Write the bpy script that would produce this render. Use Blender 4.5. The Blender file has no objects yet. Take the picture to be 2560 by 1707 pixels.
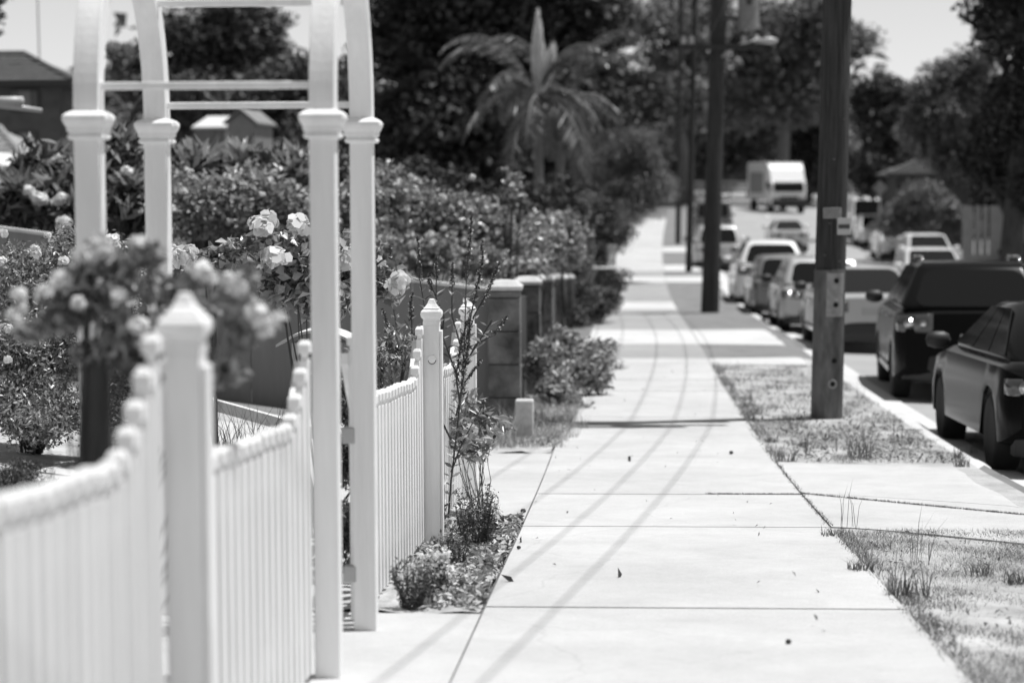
import bpy, bmesh, math, random
import numpy as np
from mathutils import Vector, Matrix
PI = math.pi
sc = bpy.context.scene
COL = sc.collection

# ------------------------------------------------------------------ camera
FPX = 5380.0                      # focal length in photograph pixels (2560 wide)
PSI, TH, RHO = 0.0525255, math.radians(4.45), 0.004
SL = 0.060229                     # fall of the street away from the camera
CAM = np.array([0.0, 0.0, 1.34])
_f = np.array([-math.sin(PSI)*math.cos(TH), math.cos(PSI)*math.cos(TH), -math.sin(TH)])
_r0 = np.array([math.cos(PSI), math.sin(PSI), 0.0]); _u0 = np.cross(_r0, _f)
_r = _r0*math.cos(RHO) - _u0*math.sin(RHO); _u = _u0*math.cos(RHO) + _r0*math.sin(RHO)
cd = bpy.data.cameras.new('camera'); cam = bpy.data.objects.new('camera', cd); COL.objects.link(cam)
m = Matrix.Identity(4)
for i in range(3):
    m[i][0] = _r[i]; m[i][1] = _u[i]; m[i][2] = -_f[i]; m[i][3] = CAM[i]
cam.matrix_world = m
cd.sensor_width = 36; cd.lens = FPX/2560*36; cd.clip_start = .1; cd.clip_end = 2000
cd.dof.use_dof = True; cd.dof.focus_distance = 12.3; cd.dof.aperture_fstop = 1.9; cd.dof.aperture_blades = 0
sc.camera = cam

# ------------------------------------------------------------------ light
SUN_EL, SUN_AZ = math.radians(72), math.radians(19)      # azimuth from +x towards +y
w = bpy.data.worlds.new('World'); sc.world = w; w.use_nodes = True
nt = w.node_tree; nt.nodes.clear()
sky = nt.nodes.new('ShaderNodeTexSky'); sky.sky_type = 'NISHITA'; sky.sun_disc = False
sky.sun_elevation = SUN_EL; sky.sun_rotation = PI/2 - SUN_AZ
sky.dust_density = 0.0; sky.air_density = 1.2
bw = nt.nodes.new('ShaderNodeRGBToBW'); bg = nt.nodes.new('ShaderNodeBackground'); wo = nt.nodes.new('ShaderNodeOutputWorld')
nt.links.new(sky.outputs[0], bw.inputs[0]); nt.links.new(bw.outputs[0], bg.inputs[0]); nt.links.new(bg.outputs[0], wo.inputs[0])
bg.inputs[1].default_value = 0.10
sd = bpy.data.lights.new('sun', 'SUN'); sd.energy = 5.0; sd.angle = math.radians(.53); sd.color = (1, 1, 1)
so = bpy.data.objects.new('sun', sd); COL.objects.link(so)
sv = Vector((math.cos(SUN_EL)*math.cos(SUN_AZ), math.cos(SUN_EL)*math.sin(SUN_AZ), math.sin(SUN_EL)))
so.rotation_euler = sv.to_track_quat('Z', 'Y').to_euler(); so.location = (10, 5, 30)
sc.view_settings.view_transform = 'Standard'; sc.view_settings.look = 'None'
sc.view_settings.exposure = 0.12; sc.view_settings.gamma = 1
sc.render.engine = 'CYCLES'
sc.cycles.use_denoising = True
sc.cycles.max_bounces = 6; sc.cycles.diffuse_bounces = 3; sc.cycles.transparent_max_bounces = 6
sc.cycles.caustics_reflective = False; sc.cycles.caustics_refractive = False

# ------------------------------------------------------------------ places
_PY = [-60, -20, 0, 14, 17.35, 21.65, 26.9, 30, 35.9, 48.5, 60, 73, 84, 96, 115, 130, 145, 170, 220, 400, 900]
_PZ = [0, 0, 0, 0, .03, .17, .34, .47, .70, 1.13, 1.62, 2.38, 3.15, 3.95, 5.5, 6.9, 8.2, 10.2, 14.2, 26.0, 60]
def prof(Y):
    Y = np.asarray(Y, float)
    a = sum(np.interp(Y+d, _PY, _PZ) for d in (-2.4, -1.2, 0, 1.2, 2.4))/5
    return a - SL*Y
KX = 2.9                                             # kerb line
RW = 9.9                                             # road width
def bend(Y):                                         # street swings right far away
    Y = np.asarray(Y, float)
    return np.where(Y > 50, .00028*(Y-50)**2, 0)
def gz(x, Y):
    x = np.asarray(x, float); Y = np.asarray(Y, float)
    z = prof(Y)
    xb = x - bend(Y)
    left = np.clip(-1.35 - x, 0, 7)*.13*np.clip((Y-3)/6, 0, 1)
    left = left + np.clip(-8.5 - x, 0, 60)*.02
    right = -.035*np.clip(xb-3.2, 0, 10)
    z = z + left + right
    inroad = (xb > KX-.02) & (xb < KX+RW)
    return z - np.where(inroad, .14, 0)
def G(x, Y): return float(gz(x, Y))
def ray(px, py):
    return _f + _r*((px-1280)/FPX) - _u*((py-853.5)/FPX)
def at(px, py, Y):
    d = ray(px, py); return CAM + d*(Y/d[1])
def on(px, py, y0=3.0):                               # where a pixel's ray meets the ground
    d = ray(px, py); Y = y0
    while Y < 400:
        p = CAM + d*(Y/d[1])
        if p[2] < G(p[0], Y): break
        Y += .02*max(1, Y/20)
    return p
def XL(px, Y): return at(px, 700, Y)[0]
def M(px, Y): return px*Y/FPX                         # photo pixels to metres at distance Y

# ------------------------------------------------------------------ tagging
def tag(o, label=None, cat=None, group=None, kind=None):
    if label: o['label'] = label
    if cat: o['category'] = cat
    if group: o['group'] = group
    if kind: o['kind'] = kind
    return o
def empty(name, loc=(0, 0, 0), rz=0):
    o = bpy.data.objects.new(name, None); COL.objects.link(o); o.location = loc; o.rotation_euler = (0, 0, rz)
    o.empty_display_size = .1
    return o
def copy_tree(o, parent=None):
    c = o.copy(); COL.objects.link(c)
    if parent is not None: c.parent = parent
    for ch in o.children: copy_tree(ch, c)
    return c

# ------------------------------------------------------------------ materials (all grey: the photograph is black and white)
def mat(name, v, rough=.6, var=0, scale=5, bump=0, bscale=60, metallic=0, coat=0, spec=.5, detail=6, stretch=None, v2=None, island=0, trans=0, obj=True):
    mt = bpy.data.materials.new(name); mt.use_nodes = True
    n = mt.node_tree; b = n.nodes['Principled BSDF']; out = n.nodes['Material Output']
    b.inputs['Roughness'].default_value = rough; b.inputs['Metallic'].default_value = metallic
    b.inputs['Specular IOR Level'].default_value = spec
    if coat: b.inputs['Coat Weight'].default_value = coat; b.inputs['Coat Roughness'].default_value = .05
    b.inputs['Base Color'].default_value = (v, v, v, 1)
    tc = n.nodes.new('ShaderNodeTexCoord'); src = tc.outputs['Object']
    if stretch:
        mp = n.nodes.new('ShaderNodeMapping'); mp.inputs['Scale'].default_value = stretch
        n.links.new(src, mp.inputs[0]); src = mp.outputs[0]
    cur = None
    if var:
        nz = n.nodes.new('ShaderNodeTexNoise'); nz.inputs['Scale'].default_value = scale; nz.inputs['Detail'].default_value = detail
        nz.inputs['Roughness'].default_value = .65
        n.links.new(src, nz.inputs['Vector'])
        mr = n.nodes.new('ShaderNodeMapRange'); mr.inputs[1].default_value = .3; mr.inputs[2].default_value = .7
        mr.inputs[3].default_value = max(0.004, v-var if v2 is None else v); mr.inputs[4].default_value = (v+var if v2 is None else v2)
        n.links.new(nz.outputs[0], mr.inputs[0]); cur = mr.outputs[0]
    if island:
        ge = n.nodes.new('ShaderNodeNewGeometry')
        mr = n.nodes.new('ShaderNodeMapRange'); mr.inputs[3].default_value = 1-island; mr.inputs[4].default_value = 1+island
        n.links.new(ge.outputs['Random Per Island'], mr.inputs[0])
        mu = n.nodes.new('ShaderNodeMath'); mu.operation = 'MULTIPLY'
        if cur is not None: n.links.new(cur, mu.inputs[0])
        else: mu.inputs[0].default_value = v
        n.links.new(mr.outputs[0], mu.inputs[1]); cur = mu.outputs[0]
    if cur is not None: n.links.new(cur, b.inputs['Base Color'])
    if bump:
        nb = n.nodes.new('ShaderNodeTexNoise'); nb.inputs['Scale'].default_value = bscale; nb.inputs['Detail'].default_value = 5
        n.links.new(src, nb.inputs['Vector'])
        bp = n.nodes.new('ShaderNodeBump'); bp.inputs['Strength'].default_value = bump; bp.inputs['Distance'].default_value = .02
        n.links.new(nb.outputs[0], bp.inputs['Height']); n.links.new(bp.outputs[0], b.inputs['Normal'])
    if trans:
        tr = n.nodes.new('ShaderNodeBsdfTranslucent'); mx = n.nodes.new('ShaderNodeMixShader'); mx.inputs[0].default_value = trans
        if cur is not None: n.links.new(cur, tr.inputs[0])
        else: tr.inputs[0].default_value = (v, v, v, 1)
        n.links.new(b.outputs[0], mx.inputs[1]); n.links.new(tr.outputs[0], mx.inputs[2]); n.links.new(mx.outputs[0], out.inputs[0])
    return mt

def leafmat(name, v, rough=.38, island=.7, trans=.25, spec=.6):
    return mat(name, v, rough, island=island, trans=trans, spec=spec)

def concrete(name, v):
    """pale cement with broad stains, blotches, fine aggregate and hairline cracks"""
    mt = mat(name, v, .88, bump=.3, bscale=150); n = mt.node_tree; b = n.nodes['Principled BSDF']; tc = n.nodes['Texture Coordinate'].outputs['Object']
    cur = None
    for sc_, lo, hi, a, b_, det in ((.55, .35, .65, .90, 1.07, 4), (3.2, .25, .60, .90, 1.03, 10), (26, .3, .7, .955, 1.04, 8), (170, .3, .6, .80, 1.05, 3)):
        nz = n.nodes.new('ShaderNodeTexNoise'); nz.inputs['Scale'].default_value = sc_; nz.inputs['Detail'].default_value = det; nz.inputs['Roughness'].default_value = .65
        n.links.new(tc, nz.inputs['Vector']); mr = n.nodes.new('ShaderNodeMapRange')
        for k, q in zip((1, 2, 3, 4), (lo, hi, a, b_)): mr.inputs[k].default_value = q
        n.links.new(nz.outputs[0], mr.inputs[0]); mu = n.nodes.new('ShaderNodeMath'); mu.operation = 'MULTIPLY'
        if cur is None: mu.inputs[0].default_value = v
        else: n.links.new(cur, mu.inputs[0])
        n.links.new(mr.outputs[0], mu.inputs[1]); cur = mu.outputs[0]
    nz = n.nodes.new('ShaderNodeTexNoise'); nz.inputs['Scale'].default_value = 2.2; nz.inputs['Detail'].default_value = 6; n.links.new(tc, nz.inputs['Vector'])
    av = n.nodes.new('ShaderNodeMixRGB'); av.inputs[0].default_value = .22; n.links.new(tc, av.inputs[1]); n.links.new(nz.outputs[1], av.inputs[2])
    vo = n.nodes.new('ShaderNodeTexVoronoi'); vo.feature = 'DISTANCE_TO_EDGE'; vo.inputs['Scale'].default_value = .55; n.links.new(av.outputs[0], vo.inputs['Vector'])
    mr = n.nodes.new('ShaderNodeMapRange'); mr.inputs[1].default_value = .0; mr.inputs[2].default_value = .0035; mr.inputs[3].default_value = .88; mr.inputs[4].default_value = 1
    n.links.new(vo.outputs['Distance'], mr.inputs[0]); mu = n.nodes.new('ShaderNodeMath'); mu.operation = 'MULTIPLY'; n.links.new(cur, mu.inputs[0]); n.links.new(mr.outputs[0], mu.inputs[1])
    n.links.new(mu.outputs[0], b.inputs['Base Color']); return mt

MT = dict(
    white=mat('white_paint', .82, .42, var=.07, scale=2.0, stretch=(7, 7, .6), bump=.12, bscale=22, detail=10),
    picket=mat('picket_paint', .84, .45, var=.06, scale=3, stretch=(5, 9, .6), island=.04),
    concrete=concrete('footpath_concrete', .50), concrete_old=concrete('old_concrete', .33), concrete_new=concrete('driveway_concrete', .58),
    kerb=mat('kerb_concrete', .55, .85, var=.08, scale=2.5, bump=.2, bscale=80),
    asphalt=mat('road_asphalt', .31, .85, var=.05, scale=.6, bump=.3, bscale=90, detail=12),
    line=mat('road_line_paint', .6, .6, var=.1, scale=6),
    soil=mat('dark_soil', .10, .95, var=.05, scale=7, bump=.7, bscale=25),
    sand=mat('sandy_soil', .40, .95, var=.14, scale=3.5, bump=.8, bscale=22, detail=12),
    verge=mat('verge_soil', .38, .95, var=.13, scale=2.6, bump=.8, bscale=30, detail=12),
    verge_far=mat('grey_verge_turf', .19, .95, var=.05, scale=2.0, bump=.8, bscale=30, detail=12),
    ground=mat('terrain_soil', .16, .95, var=.06, scale=.5, bump=.4, bscale=10),
    leaf=leafmat('rose_leaf', .30, rough=.32, island=.8),
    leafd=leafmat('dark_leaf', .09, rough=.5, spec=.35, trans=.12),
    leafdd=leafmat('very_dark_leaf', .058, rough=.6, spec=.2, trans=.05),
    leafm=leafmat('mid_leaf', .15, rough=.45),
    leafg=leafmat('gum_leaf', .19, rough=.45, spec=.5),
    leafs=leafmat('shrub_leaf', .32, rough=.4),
    palmleaf=leafmat('palm_leaf', .10, rough=.4, island=.5),
    needle=leafmat('fine_dark_leaf', .09, rough=.5, island=.7),
    dry=leafmat('dry_grass_blade', .42, rough=.7, island=.6, trans=.25, spec=.2),
    greeng=leafmat('green_grass_blade', .13, rough=.6, island=.5, trans=.25, spec=.3),
    litter=leafmat('fallen_leaf', .30, rough=.6, island=.9, trans=.05, spec=.3),
    petal=mat('white_petal', .78, .6, trans=.3, island=.08),
    bud=mat('pale_bud', .55, .6, island=.2),
    bark=mat('brown_bark', .055, .9, var=.03, scale=4, stretch=(6, 6, .7), bump=.8, bscale=14),
    barkp=mat('pale_bark', .16, .85, var=.07, scale=4, stretch=(6, 6, .7), bump=.5, bscale=14),
    stem=mat('dark_stem', .06, .7),
    pole=mat('weathered_pole_wood', .040, .9, var=.030, scale=5, stretch=(9, 9, .35), bump=1.0, bscale=10, detail=10),
    steel=mat('galvanised_steel', .13, .5, var=.06, scale=4, stretch=(3, 3, .8), bump=.1, bscale=30, metallic=.35),
    hole=mat('hole_black', .01, .9), ring=mat('pale_zinc_patch', .30, .6, var=.08, scale=20),
    block=mat('limestone_block', .13, .95, var=.09, scale=4, bump=1.0, bscale=16, detail=10),
    blockcap=mat('pale_coping', .52, .9, var=.08, scale=5, bump=.4, bscale=30),
    panel=mat('fence_panel_paint', .17, .7, var=.02, scale=2, stretch=(4, 4, .5)),
    stump=mat('whitewashed_stump', .5, .9, var=.12, scale=8, bump=.6, bscale=30),
    darkwood=mat('dark_timber', .035, .7, var=.015, scale=5, stretch=(6, 6, .6)),
    tile=mat('roof_tile', .075, .8, var=.03, scale=6), tilel=mat('light_roof_tile', .26, .85, var=.1, scale=7),
    brick=mat('house_brick', .11, .9, var=.03, scale=2.5, bump=.3, bscale=20), brickd=mat('dark_brick', .05, .9, var=.02, scale=3),
    cream=mat('cream_wall', .22, .85, var=.04, scale=2), rooflight=mat('light_sheet_roof', .62, .5, var=.05, scale=2),
    glassw=mat('house_glass', .05, .12), curtain=mat('window_blind', .24, .7),
    trim=mat('dark_trim', .04, .6), metalbox=mat('letterbox_metal', .42, .5, var=.05, scale=4),
    glass=mat('car_glass', .010, .05, spec=.35), tyre=mat('tyre_rubber', .018, .85), rim=mat('alloy_rim', .30, .3, metallic=.8),
    plastic=mat('black_plastic', .020, .55), tail=mat('tail_lamp_lens', .05, .08, spec=.9), head=mat('head_lamp_lens', .55, .1, spec=.8),
    chrome=mat('bright_trim', .6, .15, metallic=1), plate=mat('number_plate', .35, .5),
    sign=mat('pale_sign_face', .50, .5), signd=mat('dark_sign_face', .05, .5), wire=mat('cable_black', .02, .6),
    transformer=mat('grey_transformer_paint', .22, .6, var=.04, scale=3), lamp=mat('street_lamp_shell', .45, .4),
)
def paint(name, v, metallic=0, rough=.28, coat=.6, spec=.5): return mat(name, v, rough, metallic=metallic, coat=coat, spec=spec)

# ------------------------------------------------------------------ mesh helper
class MB:
    def __init__(s): s.v = []; s.f = []
    def add(s, vs, fs):
        o = len(s.v); s.v += [tuple(map(float, p)) for p in vs]; s.f += [tuple(i+o for i in f) for f in fs]; return s
    def box(s, c, d, rz=0, tilt=None):
        cx, cy, cz = c; hx, hy, hz = d[0]/2, d[1]/2, d[2]/2
        P = []
        for z in (-hz, hz):
            for x, y in ((-hx, -hy), (hx, -hy), (hx, hy), (-hx, hy)):
                q = Vector((x, y, z))
                if tilt: q = tilt @ q
                X = q.x*math.cos(rz)-q.y*math.sin(rz); Yy = q.x*math.sin(rz)+q.y*math.cos(rz)
                P.append((cx+X, cy+Yy, cz+q.z))
        return s.add(P, [(3, 2, 1, 0), (4, 5, 6, 7), (0, 1, 5, 4), (1, 2, 6, 5), (2, 3, 7, 6), (3, 0, 4, 7)])
    def tube(s, pts, rad, n=8, cap=True):
        pts = [Vector(p) for p in pts]
        if not hasattr(rad, '__len__'): rad = [rad]*len(pts)
        V = []; Fc = []
        for i, p in enumerate(pts):
            t = (pts[min(i+1, len(pts)-1)]-pts[max(i-1, 0)]).normalized()
            a = t.orthogonal().normalized() if i == 0 else (a - t*a.dot(t)).normalized()
            b = t.cross(a)
            for k in range(n):
                an = 2*PI*k/n; V.append(p + a*math.cos(an)*rad[i] + b*math.sin(an)*rad[i])
            if i:
                for k in range(n):
                    k2 = (k+1) % n; Fc.append(((i-1)*n+k, (i-1)*n+k2, i*n+k2, i*n+k))
        if cap: Fc.append(tuple(range(n))[::-1]); Fc.append(tuple(range((len(pts)-1)*n, len(pts)*n)))
        return s.add(V, Fc)
    def rings(s, secs, close=True, cap=True):                 # list of equal-length loops
        n = len(secs[0]); V = [p for q in secs for p in q]; Fc = []
        for i in range(len(secs)-1):
            for k in range(n if close else n-1):
                k2 = (k+1) % n; Fc.append((i*n+k, i*n+k2, (i+1)*n+k2, (i+1)*n+k))
        if cap: Fc.append(tuple(range(n))[::-1]); Fc.append(tuple(range((len(secs)-1)*n, len(secs)*n)))
        return s.add(V, Fc)
    def sq(s, cx, cy, prof_, rz=0):                           # square lathe: [(halfwidth, z)...]
        secs = []
        for h, z in prof_:
            secs.append([(cx+a*h, cy+b*h, z) for a, b in ((-1, -1), (1, -1), (1, 1), (-1, 1))])
        return s.rings(secs)
    def lathe(s, c, prof_, n=20, axis='z'):
        secs = []
        for r, z in prof_:
            L = []
            for k in range(n):
                a = 2*PI*k/n
                if axis == 'z': L.append((c[0]+r*math.cos(a), c[1]+r*math.sin(a), c[2]+z))
                else: L.append((c[0]+z, c[1]+r*math.cos(a), c[2]+r*math.sin(a)))
            secs.append(L)
        return s.rings(secs)
    def build(s, name, mt, parent=None, smooth=False, bevel=0, seg=2, subsurf=0):
        me = bpy.data.meshes.new(name); me.from_pydata(s.v, [], s.f); me.update()
        bm = bmesh.new(); bm.from_mesh(me)
        bmesh.ops.recalc_face_normals(bm, faces=bm.faces)
        bm.to_mesh(me); bm.free()
        if smooth:
            me.polygons.foreach_set('use_smooth', [True]*len(me.polygons))
        me.materials.append(mt)
        o = bpy.data.objects.new(name, me); COL.objects.link(o)
        if parent is not None: o.parent = parent
        if bevel:
            b = o.modifiers.new('bevel', 'BEVEL'); b.width = bevel; b.segments = seg; b.limit_method = 'ANGLE'
        if subsurf:
            b = o.modifiers.new('sub', 'SUBSURF'); b.levels = subsurf; b.render_levels = subsurf
        return o
def rawmesh(name, V, Fc, mt, parent=None, smooth=False):
    """fast builder for numpy arrays; Fc is (m,3) or (m,4)"""
    me = bpy.data.meshes.new(name); V = np.asarray(V, np.float32); Fc = np.asarray(Fc, np.int32)
    k = Fc.shape[1]
    me.vertices.add(len(V)); me.vertices.foreach_set('co', V.ravel())
    me.loops.add(Fc.size); me.loops.foreach_set('vertex_index', Fc.ravel())
    me.polygons.add(len(Fc)); me.polygons.foreach_set('loop_start', np.arange(0, Fc.size, k, dtype=np.int32))
    me.polygons.foreach_set('loop_total', np.full(len(Fc), k, np.int32))
    me.update(calc_edges=True); me.validate()
    if smooth: me.polygons.foreach_set('use_smooth', np.ones(len(Fc), bool))
    me.materials.append(mt)
    o = bpy.data.objects.new(name, me); COL.objects.link(o)
    if parent is not None: o.parent = parent
    return o
def unit(a): return a/np.maximum(np.linalg.norm(a, axis=1, keepdims=True), 1e-9)
def leafarr(P, size, asp=.5, up=.35, flat=.6, rng=None, dirs=None, fold=.25):
    """folded pointed leaves: 4 vertices, two triangles each"""
    n = len(P); d = rng.normal(size=(n, 3)); d[:, 2] = d[:, 2]*.7 + up
    if dirs is not None: d = d*.5 + dirs*1.2
    d = unit(d)
    nn = rng.normal(size=(n, 3)); nn[:, 2] += flat*2.2
    sd_ = unit(np.cross(d, nn)); nrm = unit(np.cross(sd_, d))
    L = size*rng.uniform(.6, 1.25, (n, 1)); W = L*asp*rng.uniform(.8, 1.2, (n, 1))
    b = P - d*L*.5; t = P + d*L*.5; mid = P - d*L*.05
    l = mid - sd_*W*.5 + nrm*W*fold; r = mid + sd_*W*.5 + nrm*W*fold
    V = np.stack([b, l, t, r], 1).reshape(-1, 3)
    i = np.arange(n)*4; Fc = np.concatenate([np.stack([i, i+2, i+1], 1), np.stack([i, i+3, i+2], 1)])
    return V, Fc
def leafmesh(name, P, size, mt, parent, rng, **k):
    V, Fc = leafarr(np.asarray(P), size, rng=rng, **k); return rawmesh(name, V, Fc, mt, parent)
def join(arrs):
    Vs, Fs, o = [], [], 0
    for V, Fc in arrs:
        Vs.append(V); Fs.append(Fc+o); o += len(V)
    return np.concatenate(Vs), np.concatenate(Fs)
def bladearr(P, h, wdt, lean, rng):
    """grass blades: base quad narrowing to a bent tip (2 tris + quad as 3 tris)"""
    n = len(P); a = rng.uniform(0, 2*PI, n); ca, sa = np.cos(a), np.sin(a)
    H = h*rng.uniform(.4, 1.3, (n, 1)); sdv = np.stack([ca, sa, 0*a], 1)*wdt/2
    b = rng.uniform(0, 2*PI, n); ld = np.stack([np.cos(b), np.sin(b), 0*b], 1)*lean*H*rng.uniform(.2, 1.4, (n, 1))
    up_ = np.array([0, 0, 1.0])
    m_ = P + up_*H*.6 + ld*.35; t = P + up_*H*.9 + ld
    V = np.stack([P-sdv, P+sdv, m_-sdv*.7, m_+sdv*.7, t], 1).reshape(-1, 3)
    i = np.arange(n)*5
    return V, np.concatenate([np.stack([i, i+1, i+3], 1), np.stack([i, i+3, i+2], 1), np.stack([i+2, i+3, i+4], 1)])
def ell_pts(n, c, r, rng, shell=.5):
    d = unit(rng.normal(size=(n, 3))); t = rng.uniform(0, 1, (n, 1))**shell
    return np.asarray(c) + d*t*np.asarray(r)
def clumps(blobs, k, cr, n, rng, inner=.25):
    """blobs: [(centre, radii)]; k clumps of radius cr spread near their shells; n leaves in all"""
    blobs = list(blobs); wt = np.array([np.prod(b[1])**(2/3) for b in blobs]); wt = wt/wt.sum()
    pts = []; cen = []
    for b, q in zip(blobs, wt):
        kk = max(2, int(k*q)); cc = ell_pts(kk, b[0], np.asarray(b[1])*.88, rng, .35)
        cen.append(cc)
    cen = np.concatenate(cen); rad = cr*rng.uniform(.5, 1.4, len(cen))
    pick = rng.choice(len(cen), n, p=rad**2/np.sum(rad**2))
    d = unit(rng.normal(size=(n, 3))); t = rng.uniform(0, 1, (n, 1))**.5
    P = cen[pick] + d*t*rad[pick][:, None]*np.array([1, 1, .75])
    if inner:
        ni = int(n*inner); pk = rng.choice(len(blobs), ni, p=wt)
        C0 = np.array([b[0] for b in blobs])[pk]; R0 = np.array([b[1] for b in blobs])[pk]
        P[:ni] = C0 + unit(rng.normal(size=(ni, 3)))*rng.uniform(0, 1, (ni, 1))**.45*R0*.85
    return P, cen
def seedof(s): return sum(ord(c)*(i+3) for i, c in enumerate(s)) % 100000
def pxblobs(L):
    """[(px,py,Y,rx_px,ry_px)] -> ellipsoids at their own distance and real size"""
    out = []
    for px, py, Y, rx, ry in L:
        out.append((at(px, py, Y), (M(rx, Y), M(rx, Y), M(ry, Y))))
    return out
def tree(name, label, cat, foot, blobs, leafn, leafs, mt, k=60, cr=.6, trunk_r=.2, bark='bark', group=None, asp=.55, inner=.25, limbs=7, flat=.6, up=.3):
    rng = np.random.default_rng(seedof(label)); rd = random.Random(seedof(label))
    x, Y = foot; z = G(x, Y); root = empty(name, (x, Y, z)); tag(root, label, cat, group)
    B = [(np.asarray(c)-np.array([x, Y, z]), r) for c, r in blobs]
    P, cen = clumps(B, k, cr, leafn, rng, inner)
    P = P[P[:, 2] > .02]
    leafmesh('crown', P, leafs, mt, root, rng, asp=asp, flat=flat, up=up)
    tb = MB(); c = np.mean([b[0] for b in B], 0); top = c + np.array([0, 0, 0])
    mids = [Vector((0, 0, -.2))]
    for t in (.33, .66, 1): mids.append(Vector((c[0]*t**1.6+rd.uniform(-.1, .1)*trunk_r*4, c[1]*t**1.6, c[2]*t)))
    tb.tube(mids, [trunk_r*1.25, trunk_r, trunk_r*.8, trunk_r*.5], 10)
    idx = rng.choice(len(cen), min(limbs, len(cen)), replace=False)
    for i in idx:
        e = Vector(cen[i]); s0 = mids[1].lerp(mids[3], rd.uniform(.1, .9)); md = (s0+e)/2 + Vector((0, 0, .12*(e-s0).length))
        tb.tube([s0, md, e], [trunk_r*.45, trunk_r*.3, trunk_r*.08], 6)
    tb.build('trunk', MT[bark], root, smooth=True)
    return root

# ------------------------------------------------------------------ setting: terrain, road, kerb, paths
def strip(name, Ys, xl, xr, dz, mt, kind='structure', thick=0, nx=2, label=None):
    """a sheet between two edge functions that follows the ground"""
    V = []; nY = len(Ys)
    for Y in Ys:
        a, b = xl(Y), xr(Y)
        for i in range(nx+1):
            x = a+(b-a)*i/nx; V.append((x, Y, float(dz(x, Y))))
    q = nx+1; Fc = [(j*q+i, j*q+i+1, (j+1)*q+i+1, (j+1)*q+i) for j in range(nY-1) for i in range(nx)]
    mb = MB(); mb.add(V, Fc)
    if thick:
        o = len(V); mb.v += [(x, y, z-thick) for x, y, z in V]
        for j in range(nY-1):
            mb.f.append((j*q, (j+1)*q, o+(j+1)*q, o+j*q)); mb.f.append((j*q+nx, o+j*q+nx, o+(j+1)*q+nx, (j+1)*q+nx))
        mb.f.append(tuple(range(q))+tuple(o+i for i in reversed(range(q))))
        e = (nY-1)*q; mb.f.append(tuple(e+i for i in range(q))+tuple(o+e+i for i in reversed(range(q))))
    o = mb.build(name, mt); 
    if kind: o['kind'] = kind
    return o
Yg = np.unique(np.concatenate([np.arange(-60, 0, 6), np.arange(0, 40, .8), np.arange(40, 150, 2.5), np.arange(150, 420, 15), [500, 650, 900]]))
xs_rel = np.array([-400, -200, -100, -60, -40, -28, -20, -15, -12, -10, -8.5, -7, -6, -5, -4, -3.2, -2.6, -2, -1.6, -1.35, -1, 0, 1, 2, 2.6, KX-.03, KX-.015, 5, 8, 11, KX+RW-.01, KX+RW+.01, 14, 17, 22, 30, 45, 70, 120, 220, 400])
bx = bend(Yg)
X = xs_rel[None, :] + bx[:, None]; YY = np.repeat(Yg[:, None], len(xs_rel), 1)
Z = gz(X, YY)
nX = len(xs_rel); V = np.stack([X, YY, Z], 2).reshape(-1, 3)
jj, ii = np.meshgrid(np.arange(len(Yg)-1), np.arange(nX-1), indexing='ij'); a = (jj*nX+ii).ravel()
rawmesh('ground', V, np.stack([a, a+1, a+nX+1, a+nX], 1), MT['ground'])['kind'] = 'structure'

Yroad = list(np.arange(-40, 40, 2.0)) + list(np.arange(40, 175, 3.0))
strip('road', Yroad, lambda Y: KX+.15+float(bend(Y)), lambda Y: KX+RW-.02+float(bend(Y)), lambda x, Y: gz(x, Y)+.006, MT['asphalt'], nx=10)
# kerb: a real step beside the verge, with dropped crossings
DRIVES = [(11.5, 16.2), (30.0, 31.2), (34.8, 39.6), (66, 69.6), (73.5, 77.5), (88, 93)]
def kerb_h(Y):
    for a_, b_ in DRIVES:
        if a_-.9 < Y < b_+.9: return .05
    return .15
def kerb_strip():
    mb = MB(); Ys = list(np.arange(-20, 60, .45)) + list(np.arange(60, 130, 1.5)); secs = []
    for Y in Ys:
        b_ = float(bend(Y)); zt = float(prof(Y))+.012; zr = G(KX+.3+b_, Y)+.02
        h = kerb_h(Y); top = zr + h
        top = zt if h > .1 else zr+.06
        secs.append([(KX-.16+b_, Y, zt-.25), (KX-.16+b_, Y, zt), (KX-.02+b_, Y, top), (KX+.03+b_, Y, top-.03), (KX+.06+b_, Y, zr+.01), (KX+.36+b_, Y, zr), (KX+.36+b_, Y, zt-.4)])
    mb.rings(secs); o = mb.build('kerb', MT['kerb']); o['kind'] = 'structure'
kerb_strip()
# centre line dashes, worn
cl = MB()
for Y0 in np.arange(20, 150, 9.0):
    for t in range(3):
        a_, b_ = Y0+t*1.0, Y0+t*1.0+1.0; P = []
        for Y in (a_, b_):
            for dx in (-.07, .07):
                x = 7.55+dx+float(bend(Y))*.55; P.append((x, Y, G(x, Y)+.011))
        cl.add(P, [(0, 1, 3, 2)])
o = cl.build('road_marking', MT['line']); o['kind'] = 'structure'

# verge between footpath and kerb
def pl(Y): return -.6 + float(bend(Y))*.8
def pr(Y): return 1.2 + float(bend(Y))*.8
for Yv, vm in ((list(np.arange(-6, 31.3, .8)), 'verge'), (list(np.arange(31.2, 40, .8))+list(np.arange(40, 128, 2.5)), 'verge_far')):
  strip('verge', Yv, lambda Y: pr(Y)-.03, lambda Y: KX-.15+float(bend(Y)), lambda x, Y: gz(x, Y)+.016+.005*math.sin(x*5+Y*2.1)*math.sin(Y*1.7)*(1 if Y < 45 else 0), MT[vm], nx=6)
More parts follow.
